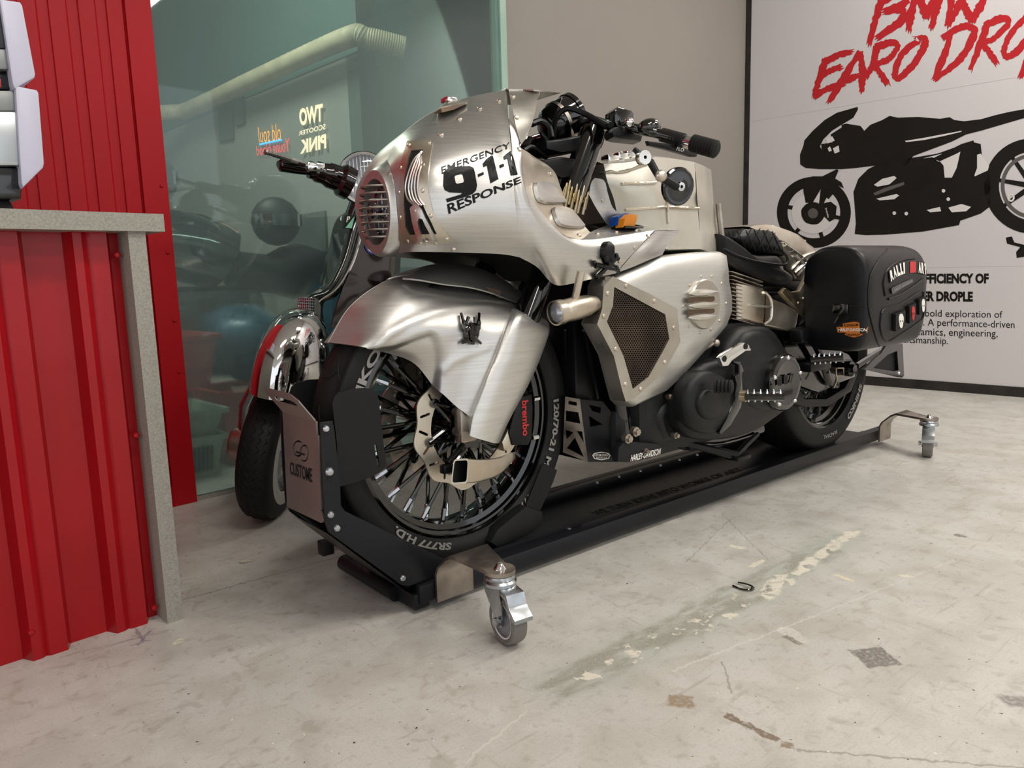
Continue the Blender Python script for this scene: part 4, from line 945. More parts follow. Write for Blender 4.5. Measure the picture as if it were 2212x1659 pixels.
for y0, y1 in ((340,383),(428,467)):
    mb = MB(); mb.prism([U(*cE(*p), YV-.0012) for p in sm([(1090,y0),(1180,y0-4),(1265,y0-8),(1272,y0+8),(1265,y1-16),(1180,y1-6),(1090,y1),(1080,y1-20)],2)], (0,.001,0)); mb.build('vent_slot', 'grille_brown', RVN)
for yy in (312,400,485):
    pts = [U(*cE(x, yy-(x-1085)*.06), YV-.002) for x in (1088,1120,1160,1200,1250,1300)]; mb = MB(); mb.tube(pts, [.002,.008,.010,.010,.007,.0015], 8); mb.build('vent_louvre', 'alu_bright', RVN)
rivets(sbv, [cE(*p) for p in [(1175,190),(1253,190),(1095,255),(1322,240),(1045,403),(1355,383),(1088,550),(1308,507),(1168,592),(1245,570)]], RIVS, SCO)
# ---------------------------------------------------------------- turn signals
for sg in (-1,1):
    p0 = U(1202,676,-.225); p1 = U(1297,653,-.225); p0.y *= -sg; p1.y *= -sg; d = (p1-p0); L_ = d.length; mb = MB()
    mb.lathe([(.025,-.006),(.029,-.004),(.029,.016),(.0255,.020),(.027,.03),(.028,.06),(.025,.10),(.017,.13),(.007,L_-.006),(0,L_)], p0, d, 28); TS = mb.build('turn_signal', 'alu_warm', BIKE)
    mb = MB(); mb.lathe([(0,-.006),(.017,-.004),(.025,.0)], p0, d, 24); mb.build('signal_lens', 'lens', TS)
    mb = MB(); mb.lathe([(0,.03),(.015,.022),(.0245,.004)], p0, d, 24); mb.build('signal_reflector', 'lens_back', TS)
    q = p0+d*.42; mb = MB(); mb.cyl(q+V((0,0,.025)), q+V((0,-sg*-.02,.085)), .009, n=12); mb.build('signal_stem', 'alu_warm', TS)
# ---------------------------------------------------------------- radiator, chin spoiler, frame
mb = MB(); mb.bbox((.40,0,.56), (.13,.19,.42), .01); mb.build('radiator', 'satin_black', BIKE)
rp = [(1219,713),(1265,713),(1290,861),(1229,860)]
rq = [V((.335,-.048,.59)), U(1265,713,-.098), U(1290,861,-.098), V((.345,-.045,.405))]
rq[0] = UX(1219,713,.335); rq[3] = UX(1229,860,.345)
def rmap(x, y): return (rq[3].lerp(rq[2],x)).lerp(rq[0].lerp(rq[1],x), y)
mb = MB(); mb.add([rmap(x,y)+V((.006,.004,0)) for x,y in ((0,0),(1,0),(1,1),(0,1))], [(0,1,2,3)]); mb.add([rmap(x,y)+V((.03,.02,0)) for x,y in ((0,0),(1,0),(1,1),(0,1))], [(0,1,2,3)]); RD = mb.build('radiator_core', 'void_black', BIKE)
hx = MB(); nx, ny = 8, 24
for j in range(ny):
    for i in range(nx):
        cx_ = (i+.5+(.25 if j % 2 else -.25))/nx; cy_ = (j+.5)/ny; ro = []; ri = []
        for k in range(6):
            a = math.pi/6+k*math.pi/3; ro.append(rmap(min(max(cx_+.60/nx*math.cos(a),0),1), min(max(cy_+.60/ny*math.sin(a)*1.1,0),1))); ri.append(rmap(min(max(cx_+.40/nx*math.cos(a),0.01),.99), min(max(cy_+.40/ny*math.sin(a)*1.1,0.005),.995)))
        hx.loft([ro, ri], True)
hx.build('honeycomb_screen', 'satin_black', RD, smooth=False)
mb = MB()
for a, b_ in (((0,0),(1,0)),((1,0),(1,1)),((1,1),(0,1)),((0,1),(0,0))): mb.tube([rmap(*a), rmap(*b_)], .006, 6)
mb.build('screen_frame', 'satin_black', RD)
# chin spoiler: perforated front plate + black side plates
cp = [V((.335,0,0)) for _ in range(4)]
q = [UX(1221,857,.30), U(1253,862,-.125), U(1270,998,-.125), UX(1216,977,.315)]
def cmap(x, y): return (q[3].lerp(q[2],x)).lerp(q[0].lerp(q[1],x), y)
mb = MB(); sheet(mb, [(0,0),(1,0),(1,1),(0,1)], [rrect(.22,.88,.75,.94,.025,2),[(.08,.58),(.85,.60),(.80,.78),(.06,.76)],[(.08,.42),(.46,.42),(.14,.26)],[(.62,.46),(.9,.48),(.92,.30)],[(.15,.10),(.85,.06),(.52,.34)]], cmap, (.004,.002,0)); CH = mb.build('chin_plate', 'steel_raw', BIKE, smooth=False)
mb = MB(); o = [(1253,863),(1302,867),(1338,914),(1335,998),(1270,998)]; hs = [[(1271,874),(1298,880),(1297,893),(1280,888)],[(1272,898),(1302,917),(1275,922)]]
sheet(mb, o, hs, lambda x, y: U(x,y,-.125), (0,.004,0)); mb.build('chin_side', 'powder_black', CH, smooth=False)
mb = MB(); o2 = [(1253,863),(1302,867),(1338,914),(1335,998),(1270,998)]; r_ = [U(x,y,.125) for x,y in o2]; r_ = [V((U(x,y,-.125).x, .125, U(x,y,-.125).z)) for x,y in o2]; mb.prism(r_, (0,-.004,0)); mb.build('chin_side', 'powder_black', CH, smooth=False)
bp = [U(1270,997,-.124), U(1335,997,-.124)]; mb = MB(); mb.loft([[bp[0], bp[1]], [V((p.x,.124,p.z)) for p in bp]]); mb.loft([[p+V((0,0,.004)) for p in bp], [V((p.x,.124,p.z+.004)) for p in bp]]); mb.build('chin_floor', 'powder_black', CH)
mb = MB(); mb.add([UX(1221,857,.31)+V((.004,0,0)), V((.31,.12,.43)), V((.33,.12,.25)), UX(1216,977,.325)+V((.004,0,0))], [(0,1,2,3)]); mb.build('chin_liner', 'matte_black', CH)
lg = [(1280,984),(1284,979),(1299,976),(1315,979),(1319,984),(1315,991),(1299,994),(1284,991)]
mb = MB(); sheet(mb, lg, [[(1299.5+(x-1299.5)*.92, 985+(y-985)*.82) for x,y in lg]], lambda x,y: U(x,y,-.1262), (0,.001,0)); LG = mb.build('logo_border', 'print_white', CH, smooth=False)
decal('logo_lettering', 'CUSTOM EXHAUST', [(1283,980.5),(1316,980.5),(1316,985.5),(1283,985.5)], None, 'print_white', CH, .01, n=V((0,1,0)), d=-.1262)
decal('logo_lettering', 'MOTORCYCLE', [(1288,987),(1311,987),(1311,991),(1288,991)], None, 'print_white', CH, 0, n=V((0,1,0)), d=-.1262)
# frame: down tubes, lower cradle with lettering
for sg in (-1,1):
    mb = MB(); pts = [U(1296,640,-.115), U(1318,770,-.12), U(1338,880,-.125), U(1348,950,-.13), U(1356,968,-.13)]
    for p in pts: p.y *= -sg
    mb.tube(pts, .024, 14, smoothn=4); q2 = [U(1356,965,-.13), U(1460,950,-.15), U(1560,948,-.15), U(1640,925,-.14)]
    for p in q2: p.y *= -sg
    mb.tube(q2, .02, 12, smoothn=4); mb.build('frame_tube', 'gloss_black', BIKE)
mb = MB(); mb.bprism([U(x,y,-.195) for x,y in [(1337,968),(1352,950),(1375,955),(1420,958),(1438,970),(1405,990),(1360,999),(1335,998)]], (0,.02,0), .003); FP = mb.build('frame_plate', 'powder_black', BIKE)
decal('frame_lettering', 'HARLEY-DAVIDSON', [(1364,983),(1428,968),(1426,982),(1362,997)], None, 'print_white', FP, .02, n=V((0,1,0)), d=-.1965)
for p, r in (((1375,933),.013),((1358,948),.013),((1396,975),.008),((1450,857),.010),((1461,941),.009)):
    qq = U(*p, -.20); mb = MB(); mb.cyl(qq+V((0,.014,0)), qq, r, n=14); mb.cyl(qq, qq+V((0,-.008,0)), r*.7, n=6); mb.build('frame_bolt', 'steel_raw', BIKE)
# ---------------------------------------------------------------- engine
mb = MB(); mb.bbox((.80,0,.40), (.62,.36,.36), .03); mb.bbox((.72,0,.60), (.44,.30,.20), .03); mb.bbox((.56,0,.30), (.26,.30,.16), .04); EN = mb.build('engine_block', 'engine_black', BIKE); EN['label'] = 'black engine block'
pc = [(1460,880),(1463,850),(1480,812),(1516,784),(1552,774),(1563,745),(1590,712),(1642,705),(1668,718),(1692,755),(1714,788),(1724,815),(1716,862),(1692,884),(1651,914),(1630,927),(1588,942),(1540,950),(1500,948),(1478,938),(1463,912)]
mb = MB(); pillow(mb, sm(pc,2), -.215, [(1,.06),(1,.0),(.985,-.010),(.93,-.020),(.7,-.026),(.4,-.028)], at=(1590,850)); PC = mb.build('primary_cover', 'engine_black', EN, angle=50)
lc = [(1472,880),(1476,838),(1496,808),(1524,800),(1556,812),(1574,845),(1576,885),(1562,920),(1530,936),(1497,930),(1478,910)]
mb = MB(); pillow(mb, sm(lc,3), -.24, [(1,.03),(1,0),(.97,-.012),(.90,-.02),(.6,-.024),(.3,-.025)]); mb.build('primary_boss', 'engine_black', EN, angle=50)
mb = MB(); pillow(mb, circ(1532,873,26,33,28), -.268, [(1,.02),(1,0),(.93,-.006),(.8,-.008)]); mb.build('primary_cap', 'engine_black', EN, angle=50)
mb = MB(); pillow(mb, sm([(1588,760),(1600,722),(1636,714),(1662,730),(1684,764),(1700,800),(1706,835),(1690,868),(1650,890),(1610,880),(1590,840),(1582,800)],2), -.232, [(1,.03),(1,0),(.95,-.012),(.85,-.018),(.5,-.02)]); mb.build('clutch_hump', 'engine_black', EN, angle=50)
dc = U(1697,826,-.272); mb = MB(); mb.lathe([(.088,.03),(.088,.004),(.084,-.004),(.070,-.007),(.066,-.006),(0,-.008)], dc, (0,1,0), 40); DBY = mb.build('derby_cover', 'gloss_black', EN)
for k in range(5):
    a = rad(90+72*k); inst('derby_screw', BOLT, DBY, frame(V((0,-1,0)), dc+V((.076*math.cos(a),-.006,.076*math.sin(a)))))
for k, ch in enumerate('117'): decal('derby_number', ch, [(1680+13*k,814-3*k),(1689+13*k,812-3*k),(1689+13*k,832-3*k),(1680+13*k,834-3*k)], None, 'matte_black', DBY, .03, n=V((0,1,0)), d=dc.y-.0115)
# crankcase nose and oil lines
mb = MB(); mb.bbox(U(1415,905,-.16), (.13,.05,.14), .02); mb.tube([U(1440,870,-.17), U(1420,900,-.175), U(1430,940,-.17)], .02, 12, smoothn=3); mb.build('crankcase', 'engine_black', EN)
mb = MB(); mb.tube([U(1515,757,-.20), U(1535,745,-.20), U(1546,738,-.2)], .007, 8); mb.sph(U(1547,741,-.205), .012, 10); mb.build('shift_linkage', 'steel_raw', EN)
# gloss black bracket over the primary; chrome colour stands in for its white reflection
bk = [(1555,773),(1562,765),(1598,744),(1606,740),(1616,742),(1624,752),(1622,758),(1612,758),(1582,779),(1574,790),(1562,792)]
mb = MB(); mb.bprism([U(x,y,-.275) for x,y in bk], (0,.012,0), .003); MBK = mb.build('mount_bracket', 'chrome', BIKE)
for p in ((1566,775),(1612,748)): qq = U(*p,-.277); mb = MB(); mb.cyl(qq, qq+V((0,.004,0)), .009, n=14); mb.build('bracket_hole', 'void_black', MBK)
arm = [(1582,781),(1597,790),(1597,806),(1588,812),(1592,830),(1590,860),(1582,880),(1570,905),(1556,935),(1560,938),(1580,918),(1602,880),(1606,850),(1604,812),(1608,800),(1600,780)]
mb = MB(); mb.bprism([U(x,y,-.268) for x,y in arm], (0,.015,0), .004); mb.build('bracket_arm', 'gloss_black', MBK)
# cylinder fins
for k in range(13):
    t = k/12; p = U(1574+26*t*(1.0), 606+8*t+92*t, -.165); yv = 604+t*100
    a = U(1568, yv-4, -.15); mb = MB(); c_ = V((a.x+.06, -.06, a.z)); mb.bbox(c_+V((.02,-.05,0)), (.17,.13,.0035), .0015, Matrix.Rotation(rad(12),3,'Y')); mb.build('cylinder_fin', 'steel_raw', EN)
# silver tail scoop
sp_ = [(1590,612),(1612,614),(1651,629),(1665,646),(1690,656),(1722,676),(1718,700),(1712,717),(1650,704),(1591,690)]
mb = MB(); pillow(mb, sp_, -.165, [(1,.08),(1,0),(.98,-.006),(.9,-.010),(.5,-.012)]); mirror(mb); TS_ = mb.build('tail_scoop', 'alu_warm', BIKE, angle=30)
mb = MB(); mb.tube([U(1652,631,-.178), U(1664,645,-.18), U(1667,665,-.18), U(1664,690,-.18), U(1650,702,-.178)], .005, 8, smoothn=4); mb.tube([U(1618,658,-.178), U(1640,661,-.18), U(1664,664,-.18)], .004, 8); mb.build('scoop_lip', 'alu_bright', TS_)
mb = MB(); mb.add([U(1655,634,-.1795), U(1665,650,-.1795), U(1666,690,-.1795), U(1652,698,-.1795)], [(0,1,2,3)]); mb.build('scoop_mouth', 'grille_brown', TS_)
# pegs
def spikepeg(a, b_, r, name, lbl=None):
    d = b_-a; mb = MB(); mb.k = 0; mb.tube([a, b_], [r*.9, r], 8); mb.k = 1
    sd = d.normalized().cross(V((0,0,1))).normalized()
    for i in range(6):
        for w_ in (-1,0,1):
            p = a.lerp(b_, (i+.6)/6.2)+sd*w_*r*.8+V((0,0,r*.7)); mb.cyl(p, p+V((0,0,r*.7)), r*.28, r*.12, 8)
    for i in range(5):
        p = a.lerp(b_, (i+.8)/6.2)+V((0,0,-r*.8)); mb.cyl(p, p+V((0,0,-r*.5)), r*.28, r*.12, 6)
    return mb.build(name, ['gloss_black','chrome'], BIKE)
spikepeg(U(1606,856,-.30), U(1694,856,-.39), .013, 'foot_peg')
mb = MB(); a = U(1600,855,-.29); mb.cyl(a, a+(U(1612,856,-.305)-a), .017, n=18); mb.build('peg_collar', 'brass_worn', BIKE)
spikepeg(U(1752,777,-.24), U(1822,772,-.33), .013, 'passenger_peg')
mb = MB(); a, b_ = U(1543,834,-.29), U(1584,836,-.335); d = b_-a
prof = [(0,0)]
for k in range(5): prof += [(.013,k*.2*d.length),(.019,(k*.2+.03)*d.length),(.019,(k*.2+.14)*d.length),(.013,(k*.2+.17)*d.length)]
mb.lathe(prof+[(.012,d.length),(0,d.length)], a, d, 12); mb.build('shift_peg', 'rubber', BIKE)
# kickstand
mb = MB(); ka = U(1470,955,-.16); kb = U(1590,984,-.20); kc = U(1612,960,-.19); kd = U(1636,938,-.17)
mb.tube([ka, ka.lerp(kb,.5), kb], [.012,.012,.014], 10); mb.tube([kb, kc, kd], [.010,.010,.008], 8); mb.bbox(kb+V((.01,0,-.005)), (.07,.05,.014), .005); mb.build('kickstand', 'satin_black', BIKE)
mb = MB(); mb.tube([U(1450,965,-.17)+V((0,.004*math.sin(k*2.0),.004*math.cos(k*2.0))) + (U(1500,972,-.17)-U(1450,965,-.17))*k/60 for k in range(61)], .002, 5); mb.build('stand_spring', 'satin_black', BIKE)
# ---------------------------------------------------------------- seat
sb = [cF(*p) for p in [(60,185),(75,250),(85,330),(120,390),(200,440),(300,480),(400,515),(470,530),(520,520),(542,490),(525,460),(475,425),(470,385),(430,330),(300,330),(180,285),(110,215)]]
mb = MB(); sym(mb, sm(sb,2), -.155, [(1,0),(1,.75),(.97,.9),(.88,.98),(.6,1.03)]); ST = mb.build('seat', 'leather', BIKE, angle=60); ST['label'] = 'black leather solo seat with diamond quilted back pad'
qb = [cF(*p) for p in [(105,215),(140,180),(190,153),(280,145),(345,158),(400,205),(432,270),(442,330),(430,345),(380,335),(300,325),(200,300),(130,250)]]
mb = MB(); pillow(mb, sm(qb,2), -.10, [(1,.18),(1,.03),(.97,.0),(.88,-.02),(.6,-.03),(.3,-.033)]); qbv = bvh(mb); QB = mb.build('back_pad', 'leather', ST, angle=60)
for i in range(6):
    for l_ in (((120+55*i,300),(190+55*i,160)), ((100+55*i,170),(165+55*i,310))):
        pts = []
        for k in range(13):
            t = k/12; h, n = hit(qbv, *cF(l_[0][0]+(l_[1][0]-l_[0][0])*t, l_[0][1]+(l_[1][1]-l_[0][1])*t))
            if h: pts.append(h+n*.0004)
        if len(pts) > 3: mb = MB(); mb.tube(pts, .0022, 5); mb.build('quilt_seam', 'void_black', QB)
mb = MB(); mb.tube([U(*cF(x,y), -.168) for x,y in [(70,290),(150,330),(260,365),(380,385),(465,388),(474,345),(440,300)]], .004, 6, smoothn=4); mb.build('seat_piping', 'leather', ST)
# ---------------------------------------------------------------- rear fender with crossed straps
rf = [cF(*p) for p in [(235,142),(350,125),(450,150),(560,195),(620,250),(690,310),(680,400),(640,480),(560,495),(520,450),(440,300),(360,160)]]
mb = MB(); sym(mb, sm(rf,2), -.125, [(1,0),(1,.8),(.96,.95),(.8,1.0),(.4,1.02)]); RF = mb.build('rear_fender', 'alu_warm', BIKE, angle=50); rbv = bvh(mb)
for ln in ([(455,265),(560,340),(640,420)],[(500,420),(580,340),(680,305)],[(520,440),(600,370),(690,330)],[(540,460),(580,400),(520,330)],[(600,420),(560,360),(500,300)]):
    pts = []
    for p in crom([V((*cF(*a),0)) for a in ln], 6):
        h, n = hit(rbv, p.x, p.y)
        if h: pts.append(h+n*.003)
    if len(pts) > 2: mb = MB(); mb.tube(pts, .0065, 6); mb.build('fender_strap', 'alu_bright', RF)
mb = MB()
for k in range(9): inst('fender_rivet', RIVS, RF, frame(V((-.2,-.3,1)), U(*cF(380+26*k,140+12*k),-.02)))
# brass side bracket
bb = [(1688,632),(1698,622),(1712,631),(1728,628),(1742,602),(1752,572),(1760,580),(1757,610),(1747,629),(1763,676),(1760,686),(1746,690),(1722,668),(1699,644)]
mb = MB(); mb.bprism([U(x,y,-.20) for x,y in bb], (0,.014,0), .004); BBK = mb.build('side_bracket', 'brass_worn', BIKE)
for x,y in [(1724,654),(1735,644),(1750,672),(1758,668),(1741,660),(1752,682)]: inst('bracket_rivet', RIVS, BBK, frame(V((0,-1,0)), U(x,y,-.20)))
# swingarm, belt guard, shock, pulley
mb = MB(); mb.bprism([U(x,y,-.16) for x,y in [(1690,720),(1740,700),(1790,745),(1835,765),(1852,790),(1848,815),(1810,830),(1770,850),(1730,835),(1705,800)]], (0,.05,0), .008); mb.build('swingarm', 'gloss_black', BIKE)
mb = MB(); mb.bprism([U(x,y,-.145) for x,y in [(1700,868),(1740,880),(1790,878),(1840,845),(1856,800),(1846,800),(1826,838),(1786,862),(1740,862),(1706,850)]], (0,.03,0), .004); mb.build('belt_guard', 'satin_black', BIKE)
mb = MB(); aq = U(1840,797,-.20); mb.cyl(aq+V((0,.06,0)), aq, .028, n=24); mb.cyl(aq, aq+V((0,-.012,0)), .018, n=6); mb.build('rear_axle_nut', 'gloss_black', BIKE)
mb = MB(); mb.tube([U(1735,700,-.19), U(1770,760,-.19), U(1790,820,-.18), U(1806,832,-.18)], .014, 10, smoothn=4); mb.build('rear_strut', 'gloss_black', BIKE)
mb = MB(); mb.bbox(U(1760,790,-.2), (.14,.05,.03), .006); mb.build('peg_mount', 'satin_black', BIKE); MB().bbox(U(1728,724,-.2), (.06,.05,.05), .01).build('peg_mount', 'satin_black', BIKE)
mb = MB(); mb.tube([U(1808,795,-.22), U(1822,795,-.22), U(1822,812,-.22), U(1806,812,-.22), U(1806,795,-.22)], .003, 6); mb.tube([U(1808,812,-.22), U(1806,825,-.22), U(1800,838,-.22)], .004, 6); mb.build('hanging_buckle', 'brass_worn', BIKE)
# number plate frame behind the wheel
po = [(1866,798),(1902,765),(1918,742),(1950,742),(1953,812),(1948,816),(1930,813)]; ph = [(1886,795),(1918,766),(1938,758),(1941,800),(1930,802)]
mb = MB(); sheet(mb, po, [ph], lambda x,y: U(x,y,-.19), (0,.01,0)); PL = mb.build('plate_frame', 'gloss_black', BIKE, smooth=False)
mb = MB(); mb.add([U(x,y,-.178) for x,y in ph], [list(range(5))]); mb.build('plate_panel', 'matte_black', PL)
mb = MB(); mb.tube([U(1850,790,-.16), U(1890,765,-.17), U(1915,750,-.18)], .012, 8); mb.build('plate_arm', 'gloss_black', PL)
inst('plate_bolt', BOLT, PL, frame(V((0,-1,0)), U(1941,806,-.19)))
# bottom belly: belt and transmission
mb = MB(); mb.bbox((1.15,0,.40), (.26,.28,.30), .03); mb.bbox((1.32,0,.55), (.22,.20,.20), .03); mb.bbox((.75,0,.80), (.60,.14,.10), .02); mb.build('transmission', 'satin_black', BIKE)
# ---------------------------------------------------------------- saddlebag
X0, X1, Y0, Y1 = 1.285, 1.735, -.19, -.405
def bagsec(x, f):
    # rounded section in (Y,Z): barrel lid
    P = [(-.215,.475),(-.30,.462),(-.375,.468),(-.400,.50),(-.408,.58),(-.408,.68),(-.398,.745),(-.365,.785),(-.31,.798),(-.25,.795),(-.205,.765),(-.192,.70),(-.195,.58)]
    c = (-.30,.63); return [V((x, c[0]+(p.x-c[0])*f, c[1]+(p.y-c[1])*f)) for p in crom([V((a,b_,0)) for a,b_ in P], 4, True)]
mb = MB(); rows = [bagsec(x, f) for x, f in ((X0+.006,.0),(X0+.002,.6),(X0,.90),(X0+.004,.955),(X0+.018,.985),(X0+.05,1.0),(X0+.22,1.0),(X1-.05,1.0),(X1-.02,.98),(X1-.004,.94),(X1,.88),(X1,.0))]
mb.loft(rows, True); bagbv = bvh(mb); BG = mb.build('saddlebag', 'leather', BIKE, angle=50); BG['label'] = 'black leather saddlebag with cloth patches'
mb2 = MB(); mb2.v = [V((p.x,-p.y,p.z)) for p in mb.v]; mb2.f = [f[::-1] for f in mb.f]; mb2.m = mb.m[:]; bgo = mb2.build('saddlebag', 'leather', BIKE, angle=50)
def bline(pts, r, m, name, par=BG, off=.001, n=6):
    P = []
    for p in crom([V((x,y,0)) for x,y in pts], 6):
        h, nn = hit(bagbv, p.x, p.y)
        if h: P.append(h+nn*off)
    if len(P) > 2: k = MB(); k.tube(P, r, n); k.build(name, m, par)
bline([cF(*p) for p in [(1115,292),(1045,380),(1000,480),(990,600),(1000,700),(1040,850),(1078,936)]], .0026, 'leather', 'edge_piping')
bline([cF(*p) for p in [(640,645),(760,650),(880,655),(990,660)]], .0018, 'void_black', 'lid_seam')
bline([cF(*p) for p in [(1120,610),(1200,580),(1280,530),(1345,480)]], .004, 'leather', 'pocket_seam')
bline([cF(*p) for p in [(1100,590),(1090,500),(1120,420),(1200,365),(1290,350)]], .003, 'leather', 'pocket_seam')
bline([cF(*p) for p in [(1075,700),(1070,800),(1110,880),(1180,850),(1300,770),(1345,720),(1345,600),(1330,560),(1200,640),(1100,670),(1075,700)]], .003, 'leather', 'pocket_seam')
def bpanel(pts, name, m, off=.003, t=.002, cuts=1, par=BG): return hugsheet(bagbv, pts, [], off, t, cuts, name, m, par)
# arched badge RALLI | ART
arc = [cF(*p) for p in [(1118,430),(1140,405),(1180,385),(1230,373),(1300,370),(1345,375),(1360,392),(1363,455),(1345,455),(1300,442),(1230,450),(1170,470),(1128,508)]]
PT = bpanel(arc, 'arched_patch', 'satin_black', .003, .002, 1)
def arctext(s, x0, x1, m):
    vs, fs = text2d(s, .06); vs, fs = sub2d(vs, fs, 1)
    up = [V((*cF(*p),0)) for p in [(1118,432),(1150,402),(1190,382),(1232,373),(1300,371),(1362,385)]]; lo = [V((*cF(*p),0)) for p in [(1128,506),(1165,474),(1200,458),(1232,448),(1300,444),(1362,458)]]
    U_, L2 = crom(up, 12), crom(lo, 12)
    def fn(x, y):
        t = (x0+(x1-x0)*x)*(len(U_)-1); i = min(int(t), len(U_)-2); a = U_[i].lerp(U_[i+1], t-i); b_ = L2[i].lerp(L2[i+1], t-i); p = b_.lerp(a, .04+.92*y)
        return onsurf(bagbv, (p.x, p.y), .0045)
    flat('patch_lettering', vs, fs, fn, m, PT)
for k, ch in enumerate('RALLI'): arctext(ch, .02+.118*k, .02+.118*k+(.10 if ch != 'I' else .05), 'print_white')
for k, ch in enumerate('ART'): arctext(ch, .82+.06*k, .82+.06*k+.052, 'print_white')
bpanel([cF(*p) for p in [(1253,375),(1290,373),(1290,440),(1252,444)]], 'red_block', 'red_print', .0046, .001, 1, PT)
NT = bpanel([cF(*p) for p in sm([(1136,560),(1136,540),(1200,508),(1262,482),(1268,492),(1266,504),(1200,540),(1142,578)],2)], 'name_tag', 'gloss_black', .005, .004, 1)
decal('tag_lettering', 'HARLEY-DAVIDSON', [cF(1146,546),cF(1262,488),cF(1263,500),cF(1148,562)], bagbv, 'grey_lettering', NT, .01, .0062, 0)
for (x0, y0, x1, y1, sl, m) in ((1150,705,1212,815,-24,'print_white'),(1238,655,1280,765,-20,'red_print'),(1302,610,1345,710,-18,'print_white')):
    pp = bpanel([cF(*p) for p in [(x0,y0),(x1,y0+sl),(x1,y1+sl-8),(x0,y1)]], 'skull_patch', 'matte_black', .010, .009, 0)
    cx_, cy_ = (x0+x1)/2+2, (y0+y1)/2+sl/2; w_, h_ = (x1-x0)*.26, (y1-y0)*.40
    sk_ = [(-.9,-.55),(-.55,-.95),(0,-1.05),(.55,-.95),(.9,-.55),(.95,-.1),(.75,.25),(.6,.75),(.25,1.0),(-.25,1.0),(-.6,.75),(-.75,.25),(-.95,-.1)]
    eyes = [[(-.7,-.15),(-.2,-.05),(-.25,.2),(-.6,.15)],[(.7,-.15),(.2,-.05),(.25,.2),(.6,.15)],[(-.1,.3),(.1,.3),(0,.45)]]
    f_ = lambda a: cF(cx_+a[0]*w_, cy_+a[1]*h_)
    hugsheet(bagbv, [f_(a) for a in sk_], [[f_(a) for a in e] for e in eyes], .0112, .001, 0, 'skull_print', m, pp)
# bar-and-shield badge on the front face
sh = [cF(*p) for p in [(830,768),(880,758),(905,755),(930,758),(940,768),(934,782),(990,788),(985,826),(935,826),(960,836),(935,848),(905,856),(870,848),(842,836),(858,826),(800,824),(792,790),(838,786)]]
BS = bpanel(sh, 'shield_badge', 'orange_logo', .002, .0015, 0)
bpanel([cF(*p) for p in [(803,795),(982,792),(978,820),(806,820)]], 'shield_bar', 'decal_black', .0028, .001, 0, BS)
bpanel([cF(*p) for p in [(838,770),(932,768),(926,782),(844,784)]], 'shield_bar', 'decal_black', .0028, .001, 0, BS)
bpanel([cF(*p) for p in [(852,832),(948,832),(930,845),(870,845)]], 'shield_bar', 'decal_black', .0028, .001, 0, BS)
decal('shield_lettering', 'HARLEY-DAVIDSON', [cF(806,797),cF(979,796),cF(976,816),cF(808,816)], bagbv, 'print_white', BS, .02, .0036, 0)
decal('shield_lettering', 'MOTOR', [cF(846,771),cF(926,770),cF(922,780),cF(848,781)], bagbv, 'orange_logo', BS, .03, .0036, 0)
decal('shield_lettering', 'CYCLES', [cF(858,833),cF(942,833),cF(930,843),cF(872,843)], bagbv, 'orange_logo', BS, .03, .0036, 0)
mb = MB(); h, n = hit(bagbv, *cF(825,670)); mb.bbox(h+n*.006, (.012,.05,.03), .003); mb.tube([h+n*.012+V((0,-.02,.01)), h+n*.014+V((0,0,-.02)), h+n*.012+V((0,.015,-.045))], .004, 6); mb.build('bag_latch', 'gloss_black', BG)
# ================================================================== DOLLY
DO = thing('motorcycle_dolly', 'low black steel dolly under the motorcycle, on four swivel casters', 'dolly', (.9,0,0))
YN, YF = -.138, .175
mb = MB(); mb.bbox((.955,YN+.02,.045), (2.30,.04,.042), .004); mb.build('side_rail', 'powder_black', DO)
mb = MB(); mb.bbox((.925,YF+.015,.050), (2.24,.03,.042), .004); mb.build('side_rail', 'powder_black', DO)
mb = MB(); mb.bbox((1.02,.018,.0355), (2.06,.29,.009), .002); DP = mb.build('deck_plate', 'powder_black', DO)
mb = MB(); mb.bbox((1.02,YN+.055,.046), (2.02,.035,.012), .003); mb.build('deck_lip', 'powder_black', DP)
mb = MB(); mb.bbox((1.02,YF-.012,.052), (2.02,.028,.036), .003); mb.build('deck_lip', 'satin_black', DP)
mb = MB(); mb.bbox((-.185,.02,.028), (.04,.30,.036), .003); mb.build('cross_bar', 'powder_black', DO)
mb = MB(); mb.cyl((-.205,-.055,.028), (-.205,.20,.028), .02, n=16); mb.build('front_tube', 'powder_black', DO)
MB().bbox((-.275,.15,.10), (.03,.03,.035), .003).build('rubber_stop', 'rubber', DO)
SM = dome('deck_screw', .0055, .004, 'zinc', 10)
for p in ((1442.6,1082),(1491,1067),(1536.5,1052.5),(1579.6,1038),(1621,1024.7),(1660,1011)): inst('deck_screw', SM, DP, frame(V((0,0,1)), UZ(*p,.053)))
for p in ((1289.7,1042.8),(1337,1030),(1383,1017.6),(1426.5,1005.7),(1467.5,993.7),(1506,982.6)): inst('deck_screw', SM, DP, frame(V((0,0,1)), UZ(*p,.0715)))
decal('deck_lettering', 'WE TURN IDEAS INTO WORKS OF ART', [(1274,1106),(1592,1010),(1606,1015.5),(1290,1113)], None, 'void_black', DP, .035, n=V((0,0,1)), d=.0408, cuts=0)
